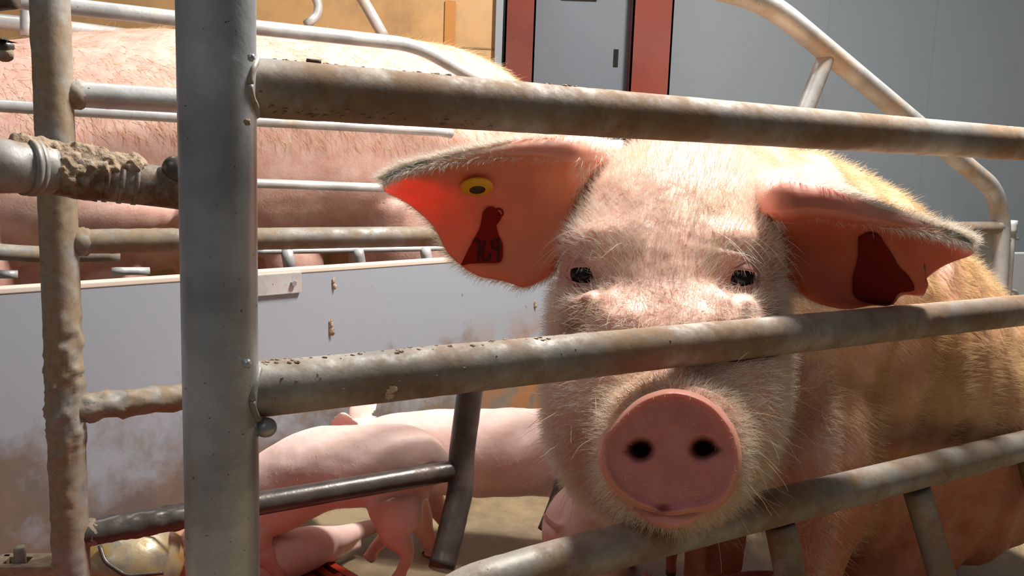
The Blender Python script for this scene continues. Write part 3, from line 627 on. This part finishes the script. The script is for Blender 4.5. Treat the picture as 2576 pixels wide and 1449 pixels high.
# things on the face are seated on the skin by casting at the mesh
bvh = BVHTree.FromPolygons([Vector(v) for v in bodyV], bodyF)
def on_skin(px, py, B=bvh):
    r = Vector(ray(px, py)).normalized(); h = B.ray_cast(Vector(CP), r); return np.array(h[0]), np.array(h[1])
for (px, py, sgn) in ((1470, 690, -1), (1864, 697, 1)):
    P, n_ = on_skin(px, py); c_ = P+np.array([0, 1, -.15])*.004
    eb = MB().ball(c_, .0185, 20).build('eye', M_eye, sow)
    # lids: two skin shells hugging the eyeball with an opening between them
    view = -ray(px, py); view /= np.linalg.norm(view); rt = np.array([1, 0, 0.]); rt -= view*(rt@view); rt /= np.linalg.norm(rt); up_ = np.cross(view, rt); up_ = up_ if up_[2] > 0 else -up_
    for nm, a0, a1 in (('upper_eyelid', 26, 88), ('lower_eyelid', -88, -34)):
        R_ = []
        for th_ in np.linspace(-80, 80, 25):
            row = []
            for e_ in np.linspace(a0, a1, 10):
                x = math.radians(th_); k = math.cos(x)**.7; lo = (a0 if nm[0] == 'u' else a1); e2 = e_-lo+lo*k*(1.0) if False else (lo*k+(e_-lo)); y = math.radians(e2)
                row.append(c_+.0200*(math.cos(y)*math.cos(x)*view+math.cos(y)*math.sin(x)*rt*1.12+math.sin(y)*up_))
            R_.append(row)
        R_ = np.array(R_); m = MB(); nu_, nv_ = R_.shape[:2]; out = c_+(R_-c_)*1.10
        VV = np.vstack([R_.reshape(-1, 3), out.reshape(-1, 3)]); mm_ = nu_*nv_; Fs = []
        for i in range(nu_-1):
            for j in range(nv_-1): a = i*nv_+j; q_ = (a, a+1, a+nv_+1, a+nv_); Fs += [q_, tuple(x+mm_ for x in q_[::-1])]
        bd = [i*nv_ for i in range(nu_)]+[(nu_-1)*nv_+j for j in range(1, nv_)]+[i*nv_+nv_-1 for i in range(nu_-2, -1, -1)]+[j for j in range(nv_-2, 0, -1)]
        for a, b in zip(bd, bd[1:]+bd[:1]): Fs.append((a, b, b+mm_, a+mm_))
        m.add(VV, Fs, 0, (.66, .36, .30)); m.build(nm, M_skin, sow, col=True)
        if nm[0] == 'u':
            ed = out[3:-3, 0]; k = 18; idx = rng.integers(0, len(ed)-1, k); fr = rng.random((k, 1)); ro = ed[idx]*(1-fr)+ed[idx+1]*fr
            hair('eyelashes', ro, view[None]*.6-up_[None]*.75+rt[None]*sgn*.25+rng.normal(size=(k, 3))*.12, .008, .00026, M_hair_p, sow, .3, .1)

# ear tags; dark red sheets paint silhouettes of tags lying behind the ears
M_tag_sil = mat('red_tag_silhouette', (.26, .012, .006), .8, 0, .2); M_digit_sil = mat('tag_silhouette_digits', (.03, .005, .005), .6); M_yel = mat('yellow_ear_tag', (.85, .48, .02), .4)
bvL = BVHTree.FromPolygons([Vector(v) for v in earL[2].reshape(-1, 3)], [(i*60+j, i*60+j+1, (i+1)*60+j+1, (i+1)*60+j) for i in range(89) for j in range(59)])
bvR = BVHTree.FromPolygons([Vector(v) for v in earR[2].reshape(-1, 3)], [(i*60+j, i*60+j+1, (i+1)*60+j+1, (i+1)*60+j) for i in range(89) for j in range(59)])
def sheet_on(bv, poly, lift, name, m, parent, thick=.0012, step=5):
    """a thin plate cut to an outline that lies against the ear"""
    P = np.asarray(poly, float); x0, y0 = P.min(0); x1, y1 = P.max(0); n_ = 26; c = P.mean(0); Q_ = cinterp(np.vstack([P, P[:1]]), 64)[:-1]; rings = []
    for s_ in np.linspace(.02, 1, 12):
        ring = []
        for q in c+(Q_-c)*s_:
            h, nn_ = on_skin(q[0], q[1], bv); ring.append(h-ray(*q)/np.linalg.norm(ray(*q))*lift)
        rings.append(ring)
    R_ = np.array(rings); vdir = np.array([0, 1., 0]); R2 = R_+vdir*thick; m_ = MB(); RR = np.concatenate([R_, R2[::-1]]); m_.rings(RR); return m_.build(name, m, parent)
tagm = sheet_on(bvL, [(1226, 522), (1240, 520), (1252, 530), (1262, 545), (1256, 558), (1248, 560), (1254, 590), (1264, 612), (1264, 645), (1256, 660), (1220, 662), (1180, 664), (1160, 668), (1172, 640), (1190, 605), (1206, 575), (1212, 548), (1216, 532)], .0035, 'ear_tag_shape', M_tag_sil, sow)  # tag's shadow showing through the ear, painted as a sheet in front
tag(tagm, 'dark red silhouette of the numbered ear tag behind the ear')
def stroke(pts, w, parent, name='digit', bv=bvL, lift=.0052):
    P = []
    for q in cinterp(pts, 24) if len(pts) > 2 else np.linspace(pts[0], pts[1], 10):
        h, _ = on_skin(q[0], q[1], bv); r_ = ray(*q); P.append(h-r_/np.linalg.norm(r_)*lift)
    return np.array(P)
dg = MB()
for pts in ([(1190, 606), (1198, 603), (1207, 606)], [(1207, 606), (1203, 640)], [(1203, 640), (1201, 660)]): dg.tube(stroke(pts, 1, tagm), .0011, 8)
dg.build('digit', M_digit_sil, tagm)
dg = MB()
for pts in ([(1219, 606), (1214, 630), (1213, 652)], [(1213, 652), (1220, 655), (1230, 652), (1232, 636)]): dg.tube(stroke(pts, 1, tagm), .0011, 8)
dg.build('digit', M_digit_sil, tagm)
dg = MB()
for pts in ([(1254, 603), (1244, 602), (1237, 612), (1239, 624), (1250, 624), (1255, 604)], [(1255, 604), (1254, 635), (1252, 656)]): dg.tube(stroke(pts, 1, tagm), .0011, 8)
dg.build('digit', M_digit_sil, tagm)
h, _ = on_skin(1255, 535, bvL); 
q = h-np.array([0, .0035, 0]); m = MB(); an = np.linspace(0, 2*math.pi, 21); m.tube([q+.0055*(math.cos(a)*np.array([1, 0, 0])+math.sin(a)*np.array([0, 0, 1.])) for a in an], .0014, 8, .002); m.build('tag_button_silhouette', M_tag_sil, tagm)
# round yellow tag with a hollow stud, seen aslant
h, _ = on_skin(1200, 472, bvL); m = MB(); an = np.linspace(0, 2*math.pi, 41); e1 = np.array([.80, -.45, .38]); e1 /= np.linalg.norm(e1); nt = np.array([.25, -.62, -.74]); nt /= np.linalg.norm(nt); e2 = np.cross(nt, e1)
cY = h-np.array([0, .006, .000]); prof = [(.0105, .004), (.0195, .002), (.0215, .0), (.0215, -.003), (.019, -.004), (.010, -.002), (.0105, .004)]
R_ = np.array([[cY+a_*(math.cos(t_)*e1+math.sin(t_)*e2)+b_*nt for t_ in an[:-1]] for a_, b_ in prof]); m.rings(R_, cap=False); yt = m.build('ear_tag_shape', M_yel, sow); tag(yt, 'round yellow button ear tag')
m = MB(); R_ = np.array([[cY+a_*(math.cos(t_)*e1+math.sin(t_)*e2)+b_*nt for t_ in an[:-1]] for a_, b_ in ((.0105, .003), (.0104, -.001), (.002, -.0015))]); m.rings(R_, cap=True); m.build('stud_hole', mat('stud_dark', (.05, .05, .045), .5), yt)
sheet_on(bvR, [(2160, 598), (2185, 585), (2212, 592), (2225, 612), (2245, 640), (2262, 670), (2290, 700), (2300, 730), (2262, 738), (2240, 764), (2190, 764), (2150, 745), (2146, 700), (2158, 650)], .0035, 'ear_tag_shape', mat('dark_red_tag_silhouette', (.16, .007, .004), .85, 0, .2), sow)  # painted silhouette of the tag behind the right ear

# bristles
M2 = sow
def pick(V_, F_, n, wf, seed=5): return sample(V_, F_, n, wf, np.random.default_rng(seed))
def hw(P, n):   # face hair: dense over brow and bridge, thin round the eyes, none on the snout end
    q = proj(P); k = (P[:, 1] < 1.36)*(P[:, 0] < .47)*(n[:, 1] < .45)*np.clip((q[:, 2]-.93)/.05, .10, 1)
    k = k*(1-.95*G(q, 1470, 695, 42, 36))*(1-.95*G(q, 1864, 700, 42, 36)); return k+1e-9
P, n_ = pick(bodyV, bodyF, 60000, hw); q = proj(P)
cx = 1680; sx = (q[:, 0]-cx)/300
flow = np.stack([.55*np.sign(sx)*np.abs(sx)**.7, .35*np.ones(len(P)), np.where(q[:, 1] < 700, .75, -.25)], 1)
sw = np.sin(q[:, 0]*.013+q[:, 1]*.017)*.5; flow[:, 0] += sw*.6
d_ = n_*.55+flow*.75+rng.normal(size=P.shape)*.22
hair('facial_bristles', P, d_, .0155, .00017, M_hair, sow, .15, .5)
def hw2(P, n): return (P[:, 0] > .27)*(P[:, 2] > .12)*((P[:, 1] > 1.30) | (P[:, 0] > .43))*np.clip((P[:, 2]-.15)/.25, .15, 1)+1e-9
P, n_ = pick(bodyV, bodyF, 46000, hw2, 6)
d_ = n_*.35+np.array([.75, .35, -.35])+(fbm(P, 9, 2)[:, None]-.5)*np.array([[.2, .4, 1.4]])*1.6+rng.normal(size=P.shape)*.16
hair('body_bristles', P, d_, .020, .00020, M_hair_o, sow, .25, .35)
def hw3(P, n): q = proj(P); return (P[:, 1] < 1.06)*(P[:, 1] > .905)*np.clip((q[:, 1]-940)/60, 0, 1)+1e-9
P, n_ = pick(bodyV, bodyF, 5200, hw3, 8); hair('chin_bristles', P, n_*.8+np.array([0, .35, -.15])+rng.normal(size=P.shape)*.3, .014, .0002, M_hair_o, sow, .2, .4)
pcx = MB()
P, n_ = pick(bodyV, bodyF, 170, lambda P, n: (P[:, 1] < 1.12)*(np.abs(n[:, 0]) > .5)*(proj(P)[:, 1] > 930)+1e-9, 18)
hair('whiskers', P, n_+np.array([0, -.2, -.25])+rng.normal(size=P.shape)*.25, .05, .00026, M_hair_o, sow, .5, .7, 8)
P, n_ = pick(bodyV, bodyF, 50, lambda P, n: (G(proj(P), 1450, 612, 50, 16)+G(proj(P), 1900, 618, 50, 16))*(n[:, 1] < 0)+1e-9, 19)
hair('brow_bristles', P, n_*.7+np.array([0, -.3, -.5])+np.where(P[:, :1] > .2, .6, -.6)*np.array([[1, 0, 0]]), .042, .00028, M_hair_p, sow, .9, .4, 8)
for E_, s_, nm in ((earL, -1, 'ear'), (earR, 1, 'ear')):
    A_, Bk, nn_ = E_[2], E_[3], E_[4]; nu, nv = A_.shape[:2]
    def pts_on(gu, gv, src, n): 
        i = np.clip((gu*(nu-1)), 0, nu-1).astype(int); j = np.clip((gv*(nv-1)), 0, nv-1).astype(int); return src[i, j]+rng.normal(size=(n, 3))*.0012, nn_[i, j], A_[np.clip(i+3, 0, nu-1), j]-A_[np.clip(i-3, 0, nu-1), j]
    n = 5200; P, nr, du = pts_on(rng.random(n), rng.random(n), Bk, n); du /= np.linalg.norm(du, axis=1)[:, None]+1e-9
    hair('ear_bristles', P, -nr*.35+du*.8+rng.normal(size=P.shape)*.2, .013, .00020, M_hair_p, sow, .1, .4)
    n = 5200; gu = rng.random(n)**.8; gv = np.where(rng.random(n) < .5, 1-rng.random(n)**2*.03, .2+rng.normal(size=n)*.02); P, nr, du = pts_on(gu, gv, Bk, n)
    c_ = A_[nu//2, nv//2]; out_ = (P-A_[np.clip((gu*(nu-1)).astype(int), 0, nu-1), nv//2+4]); out_ /= np.linalg.norm(out_, axis=1)[:, None]+1e-9; du /= np.linalg.norm(du, axis=1)[:, None]+1e-9
    hair('ear_bristles', P, out_*.55+du*.75-nr*.3+rng.normal(size=P.shape)*.2, .016, .00020, M_hair_p, sow, .15, .5)
    n = 3600; P, nr, du = pts_on(rng.random(n), rng.random(n)*.2, A_, n); du /= np.linalg.norm(du, axis=1)[:, None]+1e-9; hair('ear_bristles', P, nr*.4+du*.8+rng.normal(size=P.shape)*.2, .013, .00020, M_hair_p, sow, .2, .4)
    n = 1500; P, nr, du = pts_on(rng.random(n)*.12, .2+.75*rng.random(n), A_, n); hair('ear_bristles', P, nr*.5+np.array([s_*.8, -.2, 0])+rng.normal(size=P.shape)*.25, .022, .00022, M_hair, sow, .2, .5)
# fine hairs on the snout plate
n = 260; a = rng.random(n)*2*math.pi; rr_ = .55+.4*rng.random(n); i = (rr_*len(rs)*.95).astype(int); j = (a/(2*math.pi)*kk).astype(int) % kk; P = R[i, j] if R.shape[1] == kk else None
R3 = fl.reshape(-1, kk, 3); P = R3[i, j]; hair('snout_hairs', P, np.array([0, -1, .35])+rng.normal(size=P.shape)*.5, .005, .00013, M_hair_p, sow, .1, .2)

# ------------------------------------------------------------------ pigs in general: one body, remeshed from shaped limbs
def ear_sheet(root, tip, wid, nrm, th=.0035):
    """leaf-shaped ear from root to tip"""
    root, tip, wid = map(np.asarray, (root, tip, wid)); m = MB(); R_ = []
    for t_ in np.linspace(0, 1, 10):
        wv = wid*(math.sin(math.pi*(t_*.8+.2))**.8*.5); c_ = root+(tip-root)*t_+nrm*.012*math.sin(math.pi*t_)
        an = np.linspace(0, 2*math.pi, 16, endpoint=False); R_.append([c_+wv*math.cos(a)+nrm*(th*math.sin(a)-.3*np.linalg.norm(wv)*math.cos(a)**2) for a in an])
    return m.rings(np.array(R_))
def local(o, f, lf=1., zf=0., k=1.):
    f = np.array([f[0], f[1], 0.]); f /= np.linalg.norm(f); s = np.cross([0, 0, 1.], f); o = np.asarray(o, float)
    return lambda a, b, c: o+f*a*lf+s*b+np.array([0, 0, 1.])*(c-zf*max(0, a)*min(1, c/(.5*k)))
def pig(name, o, f, k, label, cat, mat_, col, seed, head_turn=0, head_z=0, tail=True, group=None, voxel=.004, legs=((0, 0), (0, 0), (0, 0), (0, 0)), hair_n=0, hair_m=None, hair_l=.006, extra=None, lift=0., lf=1., zf=0., ground=.001):
    """k = height at the back (m); o = ground point under the middle; f = direction the pig faces"""
    L = local(o, f, lf, zf, k); m = MB(); z0 = lift
    m.rings(limb_rings([L(-.92*k, 0, .66*k+z0), L(-.86*k, 0, .69*k+z0), L(-.66*k, 0, .72*k+z0), L(-.3*k, 0, .725*k+z0), L(.05*k, 0, .70*k+z0), L(.38*k, 0, .685*k+z0), L(.62*k, 0, .68*k+z0), L(.85*k, 0, .67*k+z0)],
             [(.05*k, .06*k), (.16*k, .18*k), (.24*k, .27*k), (.262*k, .275*k), (.27*k, .275*k), (.245*k, .265*k), (.20*k, .23*k), (.15*k, .17*k)], 8, 40))
    t_ = head_turn; hx, hy = math.cos(t_), math.sin(t_)
    hp = lambda a, c: L(.78*k+a*hx*k, a*hy*k, (c*k+z0)); dz = head_z
    m.rings(limb_rings([hp(-.1, .70), hp(.08, .70+dz*.3), hp(.24, .665+dz*.6), hp(.40, .58+dz), hp(.50, .53+dz*1.2), hp(.555, .51+dz*1.25)], [(.16*k, .18*k), (.165*k, .18*k), (.15*k, .155*k), (.095*k, .095*k), (.07*k, .068*k), (.066*k, .064*k)], 8, 32))
    for i, (bx, by) in enumerate(((.48, .15), (.48, -.15), (-.62, .15), (-.62, -.15))):
        ox, oy = legs[i]; hind = i > 1
        if hind: pts = [L((bx+.05)*k, by*k, .60*k+z0), L((bx+.03)*k, by*k, .45*k+z0), L((bx+.02+ox*.3)*k, (by+oy*.3)*k, .32*k+z0), L((bx-.06+ox*.7)*k, (by+oy*.7)*k, .20*k+z0), L((bx-.03+ox)*k, (by+oy)*k, .09*k+z0), L((bx+ox)*k, (by+oy)*k, .035*k+z0), L((bx+.03+ox)*k, (by+oy)*k, .004*k+z0)]; rd = [(.12*k, .19*k), (.115*k, .17*k), (.08*k, .11*k), (.052*k, .06*k), (.042*k, .045*k), (.045*k, .05*k), (.038*k, .05*k)]
        else: pts = [L(bx*k, by*k, .58*k+z0), L(bx*k, by*k, .42*k+z0), L((bx+ox*.4)*k, (by+oy*.4)*k, .30*k+z0), L((bx+ox*.7)*k, (by+oy*.7)*k, .19*k+z0), L((bx+ox)*k, (by+oy)*k, .09*k+z0), L((bx+.01+ox)*k, (by+oy)*k, .035*k+z0), L((bx+.03+ox)*k, (by+oy)*k, .004*k+z0)]; rd = [(.10*k, .14*k), (.095*k, .125*k), (.072*k, .085*k), (.05*k, .055*k), (.042*k, .045*k), (.045*k, .05*k), (.038*k, .05*k)]
        m.rings(limb_rings(pts, rd, 6, 24, L(0, 1, 0)-L(0, 0, 0)))
    if tail:
        m.rings(limb_rings([L(-.86*k, 0, .80*k+z0), L(-.97*k, 0, .83*k+z0), L(-1.03*k, .03*k, .88*k+z0), L(-1.05*k, .05*k, .93*k+z0)], [.035*k, .022*k, .017*k, .012*k], 6, 14))
    for s_ in (1, -1):
        rt_ = hp(.10, .80+dz*.4)+(L(0, 1, 0)-L(0, 0, 0))*(s_*.11*k); tp = rt_+(L(.02, s_*.22, .17)-L(0, 0, 0))*k*1.0-np.array([hx, hy, 0])*0
        e = ear_sheet(rt_, tp+(L(-.05, 0, .05)-L(0, 0, 0))*k, (L(.21, 0, .02)-L(0, 0, 0))*k, (L(.5, s_*-.3, .5)-L(0, 0, 0)), th=max(.012*k, voxel*1.25)); m.v += e.v; m.f += [tuple(i+m.n for i in q) for q in e.f]; m.n += e.n; m.mi += e.mi; m.c += e.c
    if extra: extra(m, L, k)
    me = remesh(m, voxel, 5); V = getv(me); N_ = getn(me); V = V+N_*((fbm(V, 3.2/k, 3, seed)-.5)*.03*k+(fbm(V, 14/k, 2, seed)-.5)*.006*k)[:, None]; V[:, 2] = np.maximum(V[:, 2], ground); V = press(V) if k < .5 else V; F_ = quads(me)
    C = np.tile(col, (len(V), 1)); kr = np.clip((.50*k+z0-V[:, 2])/(.3*k), 0, 1); C = lerp(C, np.asarray(col)*np.array([.84, .60, .52]), kr)  # underside darker and redder, its shade put into the colour
    hz = np.clip((.045*k+z0-V[:, 2])/(.01*k), 0, 1); C = lerp(C, np.array([.2, .12, .09]), hz)
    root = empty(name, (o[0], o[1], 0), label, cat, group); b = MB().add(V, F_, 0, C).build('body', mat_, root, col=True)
    # eyes and nose disc
    for s_ in (1, -1):
        q = hp(.27, .70+dz*.8)+(L(0, 1, 0)-L(0, 0, 0))*(s_*.125*k); MB().ball(q, .022*k, 10).build('eye', M_eye, root)
    q = hp(.562, .507+dz*1.27); fdir = L(1, 0, 0)-L(0, 0, 0); an = np.linspace(0, 2*math.pi, 24, endpoint=False); sd = np.cross(fdir, [0, 0, 1.])
    R_ = np.array([[q+fdir*a_*k+r_*k*(math.cos(a)*sd+math.sin(a)*np.array([0, 0, 1.])*.9) for a in an] for a_, r_ in ((-.02, .070), (.005, .074), (.014, .066), (.012, .02))]); MB().rings(R_, col=(.8, .42, .38)).build('snout', M_snout, root, col=True)
    if hair_n:
        P_, n_ = sample(V, F_, hair_n, None, np.random.default_rng(seed)); dd = n_*.4-(L(1, 0, 0)-L(0, 0, 0))*.8+rng.normal(size=P_.shape)*.15-np.array([0, 0, .3]); hair('bristles', P_, dd, hair_l, .00013 if k < .5 else .0003, hair_m or M_hair_p, root)
    return root, V, F_
pigcol = (.94, .70, .63)
# front piglet: stands in profile, head hidden behind the thick post, rump to the right
def at_ground(px, py): return hor(px, py, 0)
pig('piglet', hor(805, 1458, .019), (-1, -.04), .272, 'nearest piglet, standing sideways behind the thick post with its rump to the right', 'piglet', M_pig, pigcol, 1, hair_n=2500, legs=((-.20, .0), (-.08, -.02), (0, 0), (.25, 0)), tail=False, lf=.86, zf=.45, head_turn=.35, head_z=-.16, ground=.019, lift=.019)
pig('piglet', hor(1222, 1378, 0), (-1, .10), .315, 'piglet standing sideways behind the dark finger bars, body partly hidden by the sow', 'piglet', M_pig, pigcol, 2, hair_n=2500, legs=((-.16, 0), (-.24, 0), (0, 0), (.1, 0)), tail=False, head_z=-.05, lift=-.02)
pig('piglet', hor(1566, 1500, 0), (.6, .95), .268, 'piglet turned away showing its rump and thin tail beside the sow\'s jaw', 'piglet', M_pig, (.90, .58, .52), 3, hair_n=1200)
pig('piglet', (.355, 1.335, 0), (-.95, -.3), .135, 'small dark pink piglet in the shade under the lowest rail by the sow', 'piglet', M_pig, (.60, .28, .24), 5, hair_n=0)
# lying piglet: only a foreleg and shoulder show
def lying():
    m = MB(); g = lambda px, py, h: hor(px, py-8, h+.012)
    m.rings(limb_rings([g(600, 1425, .05), g(700, 1410, .05), g(790, 1382, .045), g(840, 1366, .035)], [(.03, .03), (.045, .042), (.04, .038), (.022, .022)], 6, 28))
    m.rings(limb_rings([g(800, 1372, .05), g(850, 1362, .045), g(900, 1345, .03), g(945, 1330, .022), g(965, 1324, .02)], [(.03, .03), (.024, .024), (.018, .018), (.014, .014), (.012, .012)], 6, 18))
    m.rings(limb_rings([g(790, 1388, .035), g(830, 1398, .022), g(870, 1384, .015), g(905, 1376, .012)], [(.026, .022), (.02, .018), (.015, .014), (.010, .010)], 6, 18))
    m.rings(limb_rings([g(620, 1420, .05), g(585, 1435, .045), g(560, 1450, .035)], [(.035, .035), (.03, .03), (.018, .018)], 6, 22))
    me = remesh(m, .0035, 4); V = getv(me); V[:, 2] = np.maximum(V[:, 2], .019); r_ = empty('piglet', g(760, 1400, 0), 'piglet lying flat on the red slats with legs stretched to the right', 'piglet')
    MB().add(V, quads(me), 0, np.tile((.86, .62, .56), (len(V), 1))).build('body', M_pig, r_, col=True)
lying()
# neighbouring sow: long body behind the thin rails
def udder(m, L, k):
    for i in range(5):
        for s_ in (1, -1): m.ball(L((-.45+i*.2)*k, s_*.10*k, .43*k), (.07*k, .07*k, .08*k), 12)
    for s_ in (1, -1):
        m.ball(L(-.60*k, s_*.17*k, .50*k), (.17*k, .12*k, .25*k), 18); m.ball(L(.46*k, s_*.16*k, .50*k), (.13*k, .10*k, .20*k), 18); m.ball(L(.30*k, s_*.15*k, .60*k), (.30*k, .115*k, .10*k), 18)
o_ = atY(430, 318, 2.36)
nsow, nV, nF = pig('sow', (o_[0]+.02, o_[1]+.02, 0), (-DD[0], -DD[1]*.70), 1.12, 'long pink neighbouring sow standing behind the grey partition and thin rails', 'pig', M_far_skin, (.88, .60, .50), 6, voxel=.012, zf=.10, extra=udder, tail=False, head_z=-.1)
P, n_ = sample(nV, nF, 22000, lambda P, n: (P[:, 2] > .80)*1.*(n[:, 2] > -.1)+1e-9, np.random.default_rng(8))
hair('back_bristles', P, n_*.35+np.array([.7, .3, -.4])+rng.normal(size=P.shape)*.25, .03, .00028, M_hair_o, nsow, .3, .4)

# ------------------------------------------------------------------ feed pipe caked in manure, left foreground
fpm = empty('feed_pipe', atY(200, 450, .96), 'manure caked steel drinker pipe running in from the left to the thick post', 'pipe')
pp_ = [atY(-160, 425, .84), atY(0, 416, .86), atY(120, 425, .90), atY(250, 448, .93), atY(460, 478, .97), atY(540, 492, .99)]
MB().tube(pp_[:3], .026, 36, .004, lump=.004, lfreq=80).build('pipe', M_cake, fpm)
MB().tube(pp_[2:4], .0235, 36, .003, lump=.010, lfreq=60).build('sleeve', M_clean, fpm)
MB().tube(pp_[3:], [.0235, .022, .0215], 36, .004, lump=.0005).build('pipe', M_clean, fpm)
for t_ in (.08, .25, .42):
    c_ = pp_[3]*(1-t_)+pp_[4]*t_; dv = pp_[4]-pp_[3]; dv /= np.linalg.norm(dv); MB().tube([c_-dv*.0022, c_+dv*.0022], .0248-.003*t_, 36).build('pipe_band', M_clean, fpm)
for px, py, Y in ((80, 421, .885), (66, 419, .88)):
    c_ = atY(px, py, Y); dv = (pp_[2]-pp_[1]); dv /= np.linalg.norm(dv); MB().tube([c_-dv*.003, c_+dv*.003], .0285, 36, lump=.002).build('pipe_band', M_cake, fpm)
# the cake: knobbly crusts sitting along the top and front of the pipe
r_ = np.random.default_rng(21); m = MB()
for i in range(150):
    t_ = r_.random(); c_ = np.array([np.interp(t_, [0, .35, .7, 1], [pp_[1][j]*.6+pp_[2][j]*.4, pp_[2][j], pp_[3][j], (pp_[3]*.45+pp_[4]*.55)[j]]) for j in range(3)]); lim = 1 if t_ < .35 else (1.5 if t_ < .75 else .9)
    a = math.radians(90+(-40 if t_ < .35 else 60)*r_.random()*lim+r_.normal()*8); off = np.array([0, -math.cos(a-math.pi/2 if False else a)*0-abs(math.sin(a-math.pi/2)), math.cos(a-math.pi/2)]); m.ball(c_+off*.0245, .0030+.0065*r_.random()**1.5, 7, jit=.7)
ck = remesh(m, .0018, 1); link('manure_crust', ck, M_dirt, fpm)
MB().ball(atY(440, 428, .955), (.014, .012, .0155), 16).build('nozzle', M_dark, fpm)
# bracket hanging in the top left corner
bk = empty('hanging_bracket', atY(10, 40, .78), 'small dirty metal bracket hanging in the top left corner', 'bracket')
MB().box(atY(-60, -10, .78)+[0, -.012, 0], atY(29, 104, .78)+[0, .012, 0]).build('plate', M_cake, bk, smooth=False, bevel=.002)
MB().tube([atY(-40, 4, .79), atY(38, -4, .79)], .009, 16, .004, lump=.002).build('top_bar', M_dark, bk)
MB().ball(atY(8, 120, .78), (.008, .008, .008), 10, jit=.3).build('stem', M_dark, bk)
MB().ball(atY(12, 136, .78), (.0075, .007, .0065), 12, jit=.15).build('drip_knob', M_dirt, bk)
# round steel piglet bowl low behind the left post
bo = hor(395, 1455, .04); bo = np.array([bo[0]-.03, bo[1]-.035, .0185]); bl = empty('piglet_drinker', bo, 'round dirty steel piglet drinking bowl with wire loop behind the left post', 'drinking bowl')
an = np.linspace(0, 2*math.pi, 40, endpoint=False); prof = [(.055, .014), (.078, .03), (.088, .065), (.082, .10), (.06, .125), (.03, .137), (.004, .14)]
R_ = np.array([[bo+np.array([r_*math.cos(a), r_*math.sin(a), z]) for a in an] for r_, z in prof]); MB().rings(R_).build('bowl', pipe_mat('yellowed_steel', (.45, .40, .30), (.42, .26, .07), .5, .5, .3, 14), bl)
MB().tube([bo+[-.02, -.065, .125], bo+[-.005, -.08, .105], bo+[.03, -.085, .085], bo+[.08, -.06, .08]], .0035, 10, .005, fillet=.01).build('wire_loop', M_dark, bl)
MB().tube([bo+[.10, -.02, .145], bo+[.03, -.03, .148], bo+[-.02, -.05, .13]], .003, 10, .005, fillet=.02).build('wire_loop', M_clean, bl)
